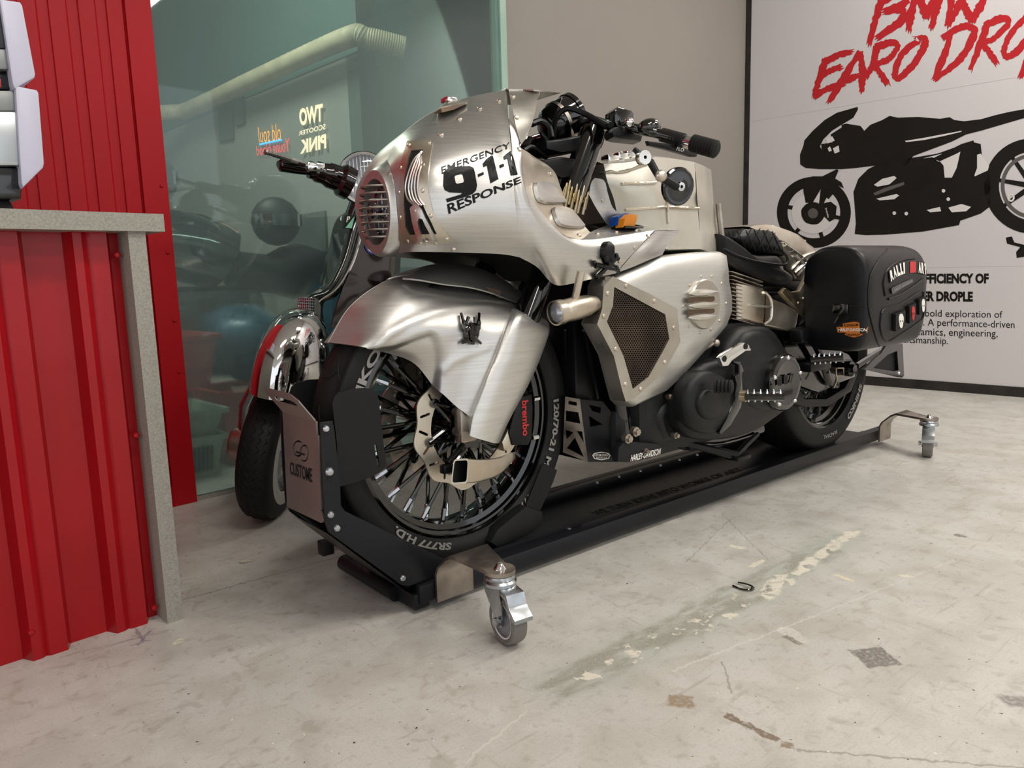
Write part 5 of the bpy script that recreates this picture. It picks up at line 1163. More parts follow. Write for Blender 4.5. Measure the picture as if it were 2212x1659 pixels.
# brackets with casters: S-bent steel arm, swivel fork, wheel, brake pedal
def caster(x, y, sgn, yaw, dirx):
    CA = MB(); H = .148; xa = x + dirx; yr = (YN if sgn < 0 else YF+.03)
    yr2 = yr + sgn*.006
    pts = [(yr2,.022),(yr2,.085),(yr2+sgn*.010,.105),(yr2+sgn*.045,H-.010),(yr2+sgn*.065,H)]
    for t in (0,): pass
    a = [V((xa-.05, p[0], p[1])) for p in pts]; b_ = [V((xa+.05, p[0], p[1])) for p in pts]
    up = V((0,0,.008)); nn = V((0,sgn*.007,0))
    rows = [a, b_]; CA.loft(rows); CA.loft([[p+nn*(1 if i < 3 else .0)+up*(0 if i < 3 else -1) for i, p in enumerate(r)] for r in rows])
    CA.loft([a, [p+nn*(1 if i < 3 else .0)+up*(0 if i < 3 else -1) for i, p in enumerate(a)]]); CA.loft([b_, [p+nn*(1 if i < 3 else .0)+up*(0 if i < 3 else -1) for i, p in enumerate(b_)]])
    y3 = pts[-1][0]; poly = [V((xa-.05,y3,H)), V((xa+.05,y3,H))]
    n = 12
    ang0 = math.atan2(0, 1)
    ring = [V((x+.032*math.cos(t), y+.032*math.sin(t), H)) for t in [rad(k) for k in (range(30,-211,-20) if sgn < 0 else range(-30,211,20))]]
    poly = [V((xa-.05,y3,H))] + ([V((xa+.05,y3,H))] + ring if True else [])
    CA.prism(poly, (0,0,-.008)); o = CA.build('caster_arm', 'steel_raw', DO, angle=30)
    mb = MB(); mb.lathe([(.0,.012),(.006,.012),(.012,.004),(.014,0)], (x,y,H), (0,0,1), 14); mb.build('pivot_bolt', 'chrome', o)
    R = Matrix.Rotation(yaw, 3, 'Z'); T = lambda p: V((x,y,0)) + R @ V(p)   # local +x = trailing direction
    mb = MB(); mb.lathe([(.030,.138),(.032,.134),(.030,.128),(.034,.124),(.034,.118),(.02,.114)], (x,y,0), (0,0,1), 28)
    for s_ in (-1,1):
        side = [(-.030,.118),(.028,.118),(.034,.095),(.040,.06),(.036,.042),(.026,.036),(.012,.042),(-.006,.07),(-.028,.095)]
        p3 = [T((a_, s_*.021, b__)) for a_, b__ in side]; mb.prism(p3, R @ V((0,-s_*.003,0)))
    mb.loft([[T((-.030,-.021,.118)), T((-.030,.021,.118))],[T((.028,-.021,.118)), T((.028,.021,.118))]]); mb.loft([[T((-.030,-.021,.118)), T((-.030,.021,.118))],[T((-.028,-.021,.095)), T((-.028,.021,.095))]])
    mb.build('caster_fork', 'zinc', o, smooth=True, angle=30)
    c = T((.026,0,.05)); axd = R @ V((0,1,0)); mb = MB(); mb.k = 0
    mb.lathe([(.034,-.014),(.044,-.018),(.0485,-.015),(.050,-.007),(.050,.007),(.0485,.015),(.044,.018),(.034,.014)], c, axd, 36); mb.k = 1; mb.lathe([(.034,-.0145),(.037,-.0155),(.037,-.013)], c, axd, 36); mb.lathe([(.034,.0145),(.037,.0155),(.037,.013)], c, axd, 36)
    mb.k = 2; mb.lathe([(.0,-.012),(.012,-.014),(.012,-.009),(.035,-.009),(.035,-.014)], c, axd, 30); mb.lathe([(.0,.012),(.012,.014),(.012,.009),(.035,.009),(.035,.014)], c, axd, 30)
    mb.build('caster_wheel', ['caster_rubber','print_white','caster_hub'], o)
    mb = MB(); mb.tube([T((.026,-.030,.05)), T((.026,.030,.05))], .006, 10); mb.tube([T((.026,-.032,.05)), T((.026,-.024,.05))], .010, 6); mb.tube([T((.026,.032,.05)), T((.026,.024,.05))], .010, 6); mb.build('caster_axle', 'zinc', o)
    ped = [(.028,.118),(.056,.114),(.064,.094),(.068,.088),(.086,.074),(.086,.066),(.074,.066),(.058,.082),(.050,.102),(.028,.108)]
    mb = MB(); p3 = [T((a_, -.021, b__)) for a_, b__ in ped]; mb.bprism(p3, R @ V((0,.042,0)), .002); mb.build('brake_pedal', 'zinc', o, angle=30)
mat('caster_rubber', '6e6a65', 0, .5); mat('caster_hub', '86868a', 0, .45)
caster(-.127, -.337, -1, rad(-98), .018)
caster(1.997, -.335, -1, math.atan2(-.35,-.94), .055)
caster(-.127, .375, 1, rad(60), .0); caster(1.997, .375, 1, rad(20), .0)
# wheel chock at the front: two side plates, steel cover plate with cut lettering, guard plates
so1 = [(692,913),(719,909),(723,930),(731,1000),(735,1055),(737,1092),(745,1104),(818,1140),(958,1207),(962,1238),(884,1267),(868,1264),(712,1152),(703,1130),(697,1050)]
CK = MB(); CK.bprism([U(x,y,-.125) for x,y in so1], (0,.005,0), .0012, 1); CKO = CK.build('chock_side', 'powder_black', DO)
mb = MB(); P = [U(x,y,-.125) for x,y in so1]; mb.prism([V((p.x,.068,p.z)) for p in P], (0,.005,0)); mb.build('chock_side', 'powder_black', DO, smooth=False)
for p, r in (((704,926),1),((711,1019),1.25),((714,1112),1),((728,1141),1),((870,1249),.9)): inst('chock_bolt', dome('chock_bolt', .008*r, .006*r, 'zinc', 14), CKO, frame(V((0,-1,0)), U(*p,-.125)))
for p in ((710.5,1003),(712.5,1034)): q_ = U(*p,-.1256); mb = MB(); mb.cyl(q_, q_+V((0,.002,0)), .006, n=14); mb.build('chock_hole', 'void_black', CKO)
gd = [(718,872),(722,858),(732,848),(760,840),(790,838),(806,842),(815,852),(819,866),(826,935),(834,1000),(832,1010),(822,1020),(798,1032),(760,1044),(731,1052),(728,960)]
for sg in (-1,1):
    mb = MB(); sl = [(810,960),(813,960),(819,1005),(817,1012),(813,1005)]; mm = MB(); sheet(mm, gd, [[(808.5,962),(811,959),(813.5,962),(820,1003),(818,1010),(814.5,1005)]], lambda x, y: V((U(x,y,-.105).x, sg*.105, U(x,y,-.105).z)), (0,-sg*.004,0)); mm.build('wheel_guard', 'matte_black', DO, smooth=False)
# steel cover plate (front), spans both sides; top bent forward as a handle
XP = -.398
def fpl(x, y): return UX(x, y, XP)
po_ = [(610,889),(682,911),(684,941),(687,941),(694,1101),(692,1103),(700,1125),(694,1130),(620,1095)]
# cut-out emblem: two linked rounded loops
def ringhole(cx, cy, rx, ry, a0, a1, th, n=14):
    o = [(cx+rx*math.cos(rad(a0+(a1-a0)*k/n)), cy+ry*math.sin(rad(a0+(a1-a0)*k/n))) for k in range(n+1)]
    i = [(cx+(rx-th)*math.cos(rad(a1+(a0-a1)*k/n)), cy+(ry-th*1.2)*math.sin(rad(a1+(a0-a1)*k/n))) for k in range(n+1)]
    return o+i
mb = MB(); sheet(mb, po_, [ringhole(644,969,12,18,-50,-350+40,3), ringhole(657,979,10,19,-170,130,3)], fpl, (.004,0,0)); CP = mb.build('cover_plate', 'cover_steel', DO, smooth=False) if 'cover_steel' in MATS else None
if CP is None:
    mat('cover_steel', '8f8683', .75, .42, 'a0968f', 5, rvar=.06); CP = mb.build('cover_plate', 'cover_steel', DO, smooth=False)
mb = MB(); mb.add([fpl(x,y)+V((.012,0,0)) for x,y in po_], [list(range(len(po_)))]); mb.build('plate_backing', 'void_black', CP, smooth=False)
vs, fs = text2d('CUSTOME', .02); qd = quad([(626,997),(674,1012),(675,1043),(627,1024)])
flat('plate_lettering', vs, fs, lambda x, y: fpl(*qd(x,y))+V((-.0008,0,0)), 'void_black', CP)
mb = MB(); q_ = qd; mb.add([fpl(640,974)+V((-.0008,0,0)), fpl(659,980)+V((-.0008,0,0)), fpl(659,984)+V((-.0008,0,0)), fpl(640,978)+V((-.0008,0,0))], [(0,1,2,3)]); mb.build('plate_lettering', 'void_black', CP)
hp = [fpl(610,889), fpl(682,911)]; dx = V((-.036,.016,.056))
def hmap(x, y): return hp[0].lerp(hp[1], x) + dx*y
mb = MB(); sheet(mb, [(0,0),(1,0),(1,.75),(.9,.95),(.1,.95),(0,.75)], [rrect(.18,.42,.82,.70,.1,3)], hmap, (0,0,.004)); mb.build('plate_handle', 'cover_steel', CP, smooth=False)
# sloping underside of the chock and rear cradle flaps
mb = MB(); e = [(-.392,.232),(-.225,.062),(-.20,.045)]; mb.loft([[V((x,-.122,z)) for x,z in e],[V((x,.066,z)) for x,z in e]]); mb.loft([[V((x+.004,-.122,z+.006)) for x,z in e],[V((x+.004,.066,z+.006)) for x,z in e]]); mb.build('chock_floor', 'satin_black', DO)
mb = MB(); fpts = [(1172,1005),(1181,1003),(1204,1016),(1196,1040),(1170,1098),(1150,1130),(1136,1110),(1137,1092)]
mb.bprism([U(x,y,-.075) for x,y in fpts], (0,.006,0), .001, 1); mb.build('cradle_flap', 'matte_black', DO)
mb = MB(); mb.bprism([U(x,y,-.085) for x,y in [(1060,1172),(1075,1145),(1137,1094),(1172,1105),(1174,1130),(1150,1152),(1108,1172),(1085,1190)]], (0,.17,0), .004); mb.build('cradle', 'matte_black', DO)
mb = MB(); hb_ = [(.20,.045),(.42,.045),(.42,.075),(.0,.075),(.0,.045)]
sheet(mb, [(0,.045),(.345,.045),(.345,.076),(0,.076)], [circ(.18+.03*k,.06,.004,n=8) for k in range(5)], lambda x, z: V((x, -.098, z)), (0,.004,0)); AD = mb.build('cradle_rail', 'powder_black', DO, smooth=False)
inst('cradle_bolt', dome('cradle_bolt', .008, .008, 'zinc', 12), AD, frame(V((0,-1,0)), V((.30,-.098,.061))))
# ================================================================== SCOOTER
O = UZ(577,1114,0); SCT = thing('scooter', 'glossy dark scooter with chrome front fender and round headlight beside the glass', 'scooter', (O.x,O.y,0))
fs_ = V((-.65,-.764,0)).normalized(); ns_ = V((.764,-.65,0)).normalized(); upz = (V((0,0,1))*math.cos(rad(11))+ns_*math.sin(rad(11))).normalized(); nx_ = (ns_*math.cos(rad(11))-V((0,0,1))*math.sin(rad(11))).normalized()
WC = O + upz*.222
mb = MB(); mb.lathe([(p.x,p.y) for p in crom([V(a) for a in [(.125,-.042,0),(.15,-.05,0),(.185,-.052,0),(.207,-.045,0),(.217,-.025,0),(.220,0,0),(.217,.025,0),(.207,.045,0),(.185,.052,0),(.15,.05,0),(.125,.042,0)]],3)], WC, nx_, 64, ref=fs_); SW = mb.build('front_wheel', 'rubber', SCT, angle=60)
yx = nx_.cross(fs_)
def tp_(a, h, r=.2185): return WC + nx_*h + (fs_*math.cos(a)+yx*math.sin(a))*r
for h0, amp in ((-.028,.005),(-.009,.006),(.012,.006),(.030,.005)):
    mb = MB(); n_t = 200; mb.tube([tp_(2*math.pi*k/n_t, h0+amp*math.sin(k*2*math.pi/4.0), .2195-abs(h0)**2*5.5) for k in range(n_t+1)], .0022, 4); mb.build('tread_groove', 'void_black', SW)
mb = MB(); mb.lathe([(.128,.047),(.13,.052),(.165,.0525),(.178,.050)], WC, nx_, 48); mb.build('whitewall', 'tyre_white', SW)
mb = MB(); mb.lathe([(0,.05),(.03,.052),(.05,.03),(.10,.025),(.125,.046),(.128,.04)], WC, nx_, 40); mb.lathe([(0,-.05),(.05,-.05),(.10,-.03),(.125,-.046)], WC, nx_, 40); mb.build('wheel_rim', 'zinc', SW)
mb = MB(); mb.lathe([(0,-.135),(.045,-.135),(.052,-.125),(.055,-.06),(.03,-.05)], WC, nx_, 28); mb.build('brake_drum', 'steel_raw', SCT)
mb = MB(); mb.tube([WC-nx_*.09, WC-nx_*.10+upz*.12, WC-nx_*.06+upz*.24], [.03,.026,.024], 12); mb.build('fork_link', 'zinc', SCT)
# chrome fender: deep dome over the wheel
FB = O + upz*.45 + ns_*.03; R3 = Matrix((fs_, nx_, upz)).transposed(); mb = MB(); rows = []
for i in range(13):
    t = (math.pi/2)*i/12; s_, c_ = math.sin(t), math.cos(t); rows.append([FB + R3 @ V((.235*s_**.8*math.cos(a)*(1.0 if math.cos(a) > 0 else .8), .105*s_**.8*math.sin(a),   .215*c_)) for a in [2*math.pi*k/40 for k in range(40)]])
rows.append([p - upz*.03 for p in rows[-1]]); mb.loft(rows, True); mb.loft([[FB+(p-FB)*.985 for p in r] for r in rows[4:]], True); mb.build('front_fender', 'chrome', SCT, angle=60)
def pv(px, py, v_): return onpl(px, py, RV, v_)
def vgrid(ctrl, nu, nv): return grid([[pv(*p) for p in r] for r in ctrl], nu, nv)
# leg shield: two flaps and the centre column
lf = vgrid([[(777,449,.97),(752,455,.985),(746,458,.96),(764,456,.90)],[(735,466,1.0),(732,468,.985),(734,476,.95),(750,480,.88)],[(720,492,1.0),(719,495,.985),(724,515,.94),(741,525,.86)],[(708,545,1.0),(709,546,.985),(714,560,.93),(728,570,.845)],[(688,612,.99),(690,612,.98),(694,620,.92),(708,622,.83)]], 5, 4)
thick(lf, .004).build('leg_shield', 'green_black', SCT, angle=50)
rt = vgrid([[(783,452,.90),(815,450,.95),(846,455,1.0),(862,470,1.03)],[(782,490,.88),(815,490,.93),(850,492,1.0),(868,500,1.03)],[(766,540,.86),(805,540,.91),(848,542,.98),(866,550,1.03)],[(748,600,.845),(790,605,.89),(838,610,.96),(860,615,1.02)],[(728,660,.835),(765,668,.88),(810,676,.94),(840,680,1.0)],[(716,706,.83),(745,712,.87),(780,718,.92),(810,720,.98)]], 5, 4)
thick(rt, .004).build('leg_shield', 'wine', SCT, angle=50)
cl = vgrid([[(764,456,.90),(772,452,.855),(780,452,.86),(785,454,.90)],[(750,480,.88),(762,482,.835),(776,486,.84),(783,490,.88)],[(741,525,.86),(752,528,.815),(765,534,.82),(772,540,.86)],[(728,570,.845),(735,575,.80),(747,585,.80),(754,592,.845)],[(700,618,.83),(706,624,.785),(718,632,.785),(728,640,.835)],[(662,640,.81),(668,642,.775),(684,648,.775),(700,655,.82)],[(660,690,.81),(668,692,.775),(684,696,.775),(700,700,.82)]], 5, 4)
CO = thick(cl, .004).build('horn_column', 'green_black', SCT, angle=50)
mb = MB(); mb.tube([pv(784,470,.855), pv(777,515,.83), pv(760,570,.805), pv(730,622,.79), pv(695,648,.778), pv(688,655,.776)], .006, 8, smoothn=5); mb.build('chrome_strip', 'chrome', CO)
gq = quad([(643,643),(680,645),(680,694),(645,690)])
mb = MB(); mb.add([pv(*gq(x,y),.772) for x,y in ((0,0),(1,0),(1,1),(0,1))], [(0,1,2,3)]); mb.add([pv(*gq(x,y),.79) for x,y in ((0,0),(1,0),(1,1),(0,1))], [(0,1,2,3)]); GR = mb.build('horn_backing', 'red_enamel', CO, smooth=False)
for k in range(9): mb = MB(); mb.tube([pv(*gq(k/8,0),.768), pv(*gq(k/8,1),.768)], .0019, 6); mb.build('grille_bar', 'zinc', GR)
for k in range(9): mb = MB(); mb.tube([pv(*gq(0,k/8),.767), pv(*gq(1,k/8),.767)], .0019, 6); mb.build('grille_bar', 'zinc', GR)
mb = MB(); mb.prism([pv(x,y,.768) for x,y in [(680,643),(687,647),(693,662),(692,688),(687,696),(680,696)]], RV*.05); mb.build('horn_surround', 'chrome', CO, angle=20)
# badge and roundel
mb = MB(); mb.k = 0; mb.prism([pv(x,y,.822) for x,y in [(748,465),(768,464),(762,495),(743,494)]], RV*.01); mb.k = 1; mb.add([pv(x,y,.8205) for x,y in [(766,467),(760,493),(746,492)]], [(0,1,2)])
mat('badge_green', '7fb8a0', 0, .4); mb.build('badge', ['green_black','badge_green'], CO, smooth=False)
decal('badge_letter', 'P', [(750,468),(757,467),(755,479),(748,480)], None, 'print_white', CO, .02, n=RV, d=.8203)
rtbv = bvh(thick(rt, .004))
def rsurf(p, off):
    h, n = hit(rtbv, *p); return h+n*off if h else pv(*p, .9)
mb = MB(); 
for i, (r0, m_) in enumerate(((18.5,0),(14.5,1),(12,2))):
    mb.k = m_; c_ = circ(805,530,r0*.98,r0*1.05,28); mb.add([rsurf(p,.002+.0005*i) for p in c_], [list(range(28))])
RO = mb.build('roundel_sticker', ['blue_sticker','print_white','red_enamel'], SCT, smooth=False)
decal('roundel_letter', 'W', [(797,524),(812,521),(811,538),(799,540)], rtbv, 'print_white', RO, .02, .004, 0)
# headset, headlight, grip, lever
hl = pv(787,386,.80); hd_ = V((-.42,-.90,-.03)).normalized()
mb = MB(); mb.lathe([(0,-.14),(.05,-.13),(.082,-.08),(.09,-.02),(.09,.006),(.086,.010)], hl, hd_, 36); HS = mb.build('headset', 'green_black', SCT, angle=60)
mb = MB(); mb.lathe([(.088,.006),(.086,.018),(.078,.020),(.076,.012)], hl, hd_, 36); mb.build('headlight_rim', 'chrome', HS)
mb = MB(); mb.lathe([(0,-.03),(.04,-.02),(.077,.008)], hl, hd_, 36); mb.build('reflector', 'lens_back', HS)
mb = MB(); mb.lathe([(.0775,.012),(.06,.022),(.03,.027),(0,.028)], hl, hd_, 36); HLN = mb.build('headlight_lens', 'lens', HS)
hx_ = hd_.orthogonal().normalized(); sx_ = hd_.cross(V((0,0,1))).normalized()
for k in range(-6,7):
    w_ = math.sqrt(max(.073**2-(k*.0115)**2, 0)); mb = MB(); z_ = hd_.cross(sx_).normalized(); mb.tube([hl+sx_*k*.0115+z_*w_*t+hd_*(.004+.024*(1-(k/6.6)**2)*(1-t*t*.9)) for t in (-1,-.5,0,.5,1)], .0018, 5); mb.build('lens_flute', 'lens_flute', HLN)
mb = MB(); mb.tube([pv(757,398,.80), pv(730,385,.81), pv(690,372,.82), pv(668,366,.825)], [.055,.042,.034,.028], 14, smoothn=4); mb.build('handlebar', 'wine', HS)
mb = MB(); mb.tube([pv(672,366,.825), pv(640,362,.83), pv(606,356,.835), pv(601,356,.835)], [.019,.020,.021,.012], 14); mb.build('grip', 'wine', HS)
mb = MB(); mb.tube([pv(670,358,.81), pv(640,350,.80), pv(610,340,.795), pv(580,331,.80), pv(572,328,.80)], [.008,.009,.007,.006,.008], 8, smoothn=4); mb.build('brake_lever', 'chrome', HS)
mb = MB(); mb.bbox(pv(680,362,.805), (.06,.03,.03), .006); mb.build('lever_mount', 'chrome', HS)
mb = MB(); mb.tube([pv(790,430,.88), pv(775,470,.90)], .05, 14); mb.build('steering_neck', 'green_black', SCT)
# rear half (behind the motorcycle)
mb = MB(); mb.bbox(uv(.42,.93,.27), (.62,.30,.06), .02, Matrix.Rotation(rad(5),3,'Z')); mb.build('floorboard', 'green_black', SCT)
mb = MB(); mb.sph(uv(1.02,.93,.42), .3, 20, (1.2,.62,.8)); mb.build('rear_cowl', 'green_black', SCT)
mb = MB(); mb.sph(uv(1.08,.93,.68), .26, 18, (1.15,.5,.30)); mb.build('seat', 'leather', SCT)
mb = MB(); mb.lathe([(.12,-.045),(.19,-.05),(.215,-.03),(.22,0),(.215,.03),(.19,.05),(.12,.045)], uv(1.05,.93,.22), RV, 40); mb.lathe([(0,-.03),(.12,-.04)], uv(1.05,.93,.22), RV, 30); mb.build('rear_wheel', 'rubber', SCT)
# ================================================================== COUNTER
CT = thing('counter', 'red ribbed sheet metal counter with concrete top and end leg', 'counter', uv(-1.6,.6,0))
VC = .30
mb = ribbed(-2.9, -.600, VC+.03, .0, .846, .155, [(0,.0),(.42,.0),(.50,.028),(.60,.028),(.66,.022),(.70,.028),(.90,.028),(.98,.0)]); mb.build('ribbed_front', 'red_sheet', CT, smooth=False)
MB_ = MB(); ubox(MB_, -2.9, -.536, VC-.045, VC+.62, .846, .882); MB_.build('concrete_top', 'concrete', CT, smooth=False)
MB_ = MB(); ubox(MB_, -.606, -.572, VC-.035, VC+.60, 0, .846); MB_.build('concrete_leg', 'concrete', CT, smooth=False)
MB_ = MB(); ubox(MB_, -2.9, -.61, VC+.1, VC+.58, .02, .84); MB_.build('counter_carcass', 'matte_black', CT, smooth=False)
SCR = dome('panel_screw', .007, .005, 'red_sheet', 12)
for u_, z_ in ((-.618,.80),(-.618,.42),(-.618,.03),(-.85,.06)): inst('panel_screw', SCR, CT, frame(-RV, uv(u_, VC+.003, z_)))
# machine on the counter
MA = thing('countertop_machine', 'silver and black machine with frosted white side panels on the counter', 'machine', uv(-.95,.62,.882))
def vp(px, py, v_=.45): return onpl(px, py, RV, v_)
def mslab(pts, v0, v1, m, name, b=.004, par=MA):
    P = [vp(x,y,v0) for x,y in pts]; k = MB(); k.bprism(P, RV*(v1-v0), b); return k.build(name, m, par)
mslab([(33,188),(40,186),(80,194),(84,200),(96,352),(94,362),(50,406),(46,395)], .45, .78, 'white_plastic', 'side_panel')
mslab([(-2,-6),(6,-2),(44,4),(49,12),(77,160),(75,168),(32,192),(27,180)], .45, .78, 'white_plastic', 'side_panel')
mslab([(-300,195),(33,195),(38,240),(-300,240)], .462, .77, 'grey_panel', 'upper_trim')
mslab([(-300,240),(38,240),(50,350),(48,358),(-300,358)], .458, .77, 'silver_panel', 'front_panel')
mslab([(-300,359),(46,362),(48,405),(46,430),(-300,430)], .475, .76, 'gloss_black', 'drip_base')
mslab([(-300,105),(22,105),(29,150),(-300,150)], .462, .77, 'grey_panel', 'trim')
mslab([(-300,-20),(3,-20),(22,105),(-300,105)], .46, .77, 'dark_panel', 'upper_panel')
mslab([(-300,151),(20,154),(26,193),(-300,193)], .48, .77, 'gloss_black', 'neck')
mslab([(-20,170),(2,170),(3,188),(-20,188)], .476, .50, 'red_enamel', 'red_switch', .001)
mslab([(-200,430),(20,432),(29,445),(30,466.5),(-200,466.5)], .50, .74, 'matte_black', 'foot')
# ================================================================== POSTER BOARD
PB = thing('poster_board', 'large white poster board with red brush title and black motorcycle print', 'poster', uv(3.6,.0,0))
UB = 3.605
MB_ = MB(); ubox(MB_, UB, UP-.002, -2.6, 1.118, .055, 3.0); MB_.build('board', 'poster_white', PB, smooth=False)
MB_ = MB(); ubox(MB_, UB-.004, UP-.002, 1.118, 1.150, .0, 3.0); MB_.build('side_frame', 'frame_black', PB, smooth=False)
MB_ = MB(); ubox(MB_, UB-.006, UP-.002, -2.6, 1.118, .0, .055); MB_.build('base_rail', 'frame_black', PB, smooth=False)
def pp(px, py, off=.001): return onpl(px, py, RU, UB-off)
def ppoly(polys, m, name, off=.001, holes=None, par=PB):
    k = MB()
    for i, pl in enumerate(polys):
        vs, fs = holed(pl, (holes or {}).get(i, [])); k.add([pp(x,y,off) for x,y in vs], fs)
    return k.build(name, m, par, smooth=False)
def cP(x, y): return (1600+x/3.606, y/3.606)      # crop of the upper poster
def cQ(x, y): return (1600+x/1.929, y/1.929)      # crop of the whole poster
# brush strokes
def stroke(pts, w, seed, rag=.16, tail=.0):
    rnd = random.Random(seed); C_ = crom([V((x,y,0)) for x,y in pts], 8); L, R_ = [], []
    n = len(C_)
    for i, p in enumerate(C_):
        t = (C_[min(i+1,n-1)]-C_[max(i-1,0)]).normalized(); nn = V((-t.y,t.x,0)); f = i/(n-1)
        ww = w*(.5+.06*math.sin(6*f+seed))*(1 - tail*max(0,f-.75)*4*.8)
        L.append(p+nn*(ww+rnd.uniform(-rag,rag)*w*.35)); R_.append(p-nn*(ww+rnd.uniform(-rag,rag)*w*.35))
    e = []
    t = (C_[-1]-C_[-2]).normalized(); nn = V((-t.y,t.x,0))
    for k in range(1,6): e.append(C_[-1]+nn*w*.5*(1-k/3)+t*w*(rnd.uniform(.1,.7) if k % 2 else rnd.uniform(-.1,.1)))
    return [cP(p.x,p.y) for p in L+e+R_[::-1]]
LET = {
 'B': [[(1120,-60),(1060,120),(1000,340)],[(1090,20),(1230,-60),(1290,10),(1180,70),(1120,90)],[(1120,90),(1260,80),(1240,170),(1070,290)]],
 'M': [[(1380,-60),(1330,90),(1310,230)],[(1390,-50),(1420,60),(1440,140)],[(1440,140),(1500,20),(1560,-60)],[(1560,-60),(1520,90),(1485,220)]],
 'W': [[(1650,-60),(1630,80),(1615,200)],[(1615,190),(1680,80),(1720,-10)],[(1720,-20),(1760,80),(1800,170)],[(1800,170),(1860,60),(1920,-60)]],
 'E': [[(660,460),(620,590),(570,750)],[(660,480),(760,430),(860,405)],[(620,590),(700,550),(780,520)],[(565,750),(680,690),(800,650)]],
 'A': [[(930,400),(830,560),(690,790)],[(930,400),(950,560),(940,710)],[(780,640),(860,610),(920,590)]],
 'R': [[(1060,360),(1030,500),(975,600)],[(1050,370),(1180,330),(1220,370),(1150,460),(1030,510)],[(1040,510),(1090,570),(1140,655)]],
 'O': [[(1390,310),(1260,420),(1200,570),(1230,610),(1330,520),(1420,380),(1430,300),(1360,300)]],
 'D': [[(1640,250),(1590,420),(1510,610)],[(1570,300),(1720,210),(1820,240),(1740,420),(1620,540),(1510,620)]],
 'r': [[(1920,190),(1860,360),(1790,540)],[(1900,200),(2040,140),(2080,190),(1970,300),(1870,340)],[(1880,340),(1940,410),(1990,490)]],
 'o': [[(2240,120),(2110,250),(2050,400),(2090,440),(2180,370),(2290,200)]],
 'p': [[(2330,160),(2270,380),(2180,600)]]}
k = 0
for ch, st in LET.items():
    polys = []
    for s_ in st: k += 1; polys.append(stroke(s_, 58 if ch in 'BMW' else 52, k, .3, .3))
    for i, pl in enumerate(polys): ppoly([pl], 'poster_red', 'title_stroke', .0010+.0001*i)
# print of the black racing motorcycle
INK = lambda pl, nm='bike_print', off=.0012: ppoly([pl], 'poster_ink', nm, off)
LIT = lambda pl, off=.0020: ppoly([pl], 'poster_light', 'print_highlight', off)
INK([cQ(*p) for p in [(265,585),(300,545),(350,500),(400,470),(487,445),(489,455),(470,490),(420,520),(380,545),(345,580),(330,610),(345,635),(400,655),(440,650),(430,610),(425,560),(420,520),(440,515),(500,525),(515,545),(540,520),(590,500),(620,483),(655,490),(740,487),(830,495),(870,488),(890,500),(930,505),(1000,497),(1060,480),(1120,466),(1181,455),(1260,440),(1260,470),(1181,492),(1000,545),(940,560),(880,590),(800,620),(720,650),(690,690),(640,700),(560,690),(480,700),(420,705),(330,705),(270,700),(248,685),(247,645),(262,605)]])
INK([cQ(*p) for p in [(335,600),(440,585),(445,660),(400,660),(340,640)]], off=.0013); INK([cQ(*p) for p in [(375,560),(430,525),(432,600),(385,600)]], off=.0013)
for z_ in ([(352,575),(382,568),(392,586),(362,598)],[(362,618),(372,610),(380,628),(368,632)],[(384,618),(408,606),(412,632),(392,640)]): LIT([cQ(*p) for p in z_])
LIT([cQ(*p) for p in [(684,587),(760,575),(850,558),(920,545),(920,549),(850,566),(760,584),(690,592)]])
INK([cQ(*p) for p in [(560,690),(700,660),(820,640),(960,590),(1000,600),(1010,690),(1040,720),(1040,860),(1000,890),(915,920),(910,938),(760,965),(600,978),(520,980),(475,975),(480,930),(475,860),(470,800),(490,745),(530,705)]])
LIT([cQ(*p) for p in [(555,770),(590,745),(640,733),(650,742),(620,768),(570,778)]]); LIT([cQ(*p) for p in [(565,828),(650,808),(660,815),(640,830),(580,835)]]); ppoly([[cQ(*p) for p in [(552,805),(600,783),(680,758),(682,770),(600,800),(560,815)]]], 'poster_mid', 'print_highlight', .0021)
LIT([cQ(*p) for p in [(760,660),(840,640),(905,615),(920,612),(900,700),(880,740),(850,740),(845,690),(800,655)]]); INK([cQ(*p) for p in [(775,685),(830,672),(845,690),(840,735),(790,745),(770,720)]], off=.0024)
INK([cQ(*p) for p in [(800,660),(920,600),(970,585),(975,600),(900,640),(830,672)]], off=.0024); INK([cQ(*p) for p in [(905,730),(930,610),(955,610),(975,640),(950,660),(925,740)]], off=.0025)
LIT([cQ(*p) for p in [(968,650),(1000,640),(1035,690),(1030,710),(975,735)]]); INK([cQ(*p) for p in [(960,600),(985,620),(985,700),(970,740),(955,700)]], off=.0027)
for p in ((845,795),(690,890),(640,888),(865,830)): LIT(circ(*cQ(*p), 4, 4, 10))
LIT([cQ(*p) for p in [(775,875),(830,862),(835,880),(790,885)]]); LIT([cQ(*p) for p in [(865,865),(920,850),(960,862),(940,880),(880,885)]])
# wheels of the print
def pring(cx, cy, r0x, r0y, r1x, r1y, m, off, nm='bike_print'): ppoly([circ(cx,cy,r0x,r0y,48)], m, nm, off, {0: [circ(cx,cy,r1x,r1y,48)]})
wx, wy = cQ(305,885)
pring(wx, wy, 80, 77, 57, 56, 'poster_ink', .0012); pring(wx-2, wy+2, 46, 44, 26, 25, 'poster_light', .0014, 'print_highlight'); pring(wx-2, wy+2, 25, 24, 10, 10, 'poster_ink', .0016); ppoly([circ(wx-2,wy+2,11,11,24)], 'poster_mid', 'print_highlight', .0018)
for k in range(6):
    a = rad(60*k+12); c_, s_ = math.cos(a), math.sin(a); INK([(wx+c_*20-s_*5, wy+s_*20+c_*5), (wx+c_*60-s_*4, wy+s_*60+c_*4), (wx+c_*60+s_*4, wy+s_*60-c_*4), (wx+c_*20+s_*5, wy+s_*20-c_*5)], off=.0013)
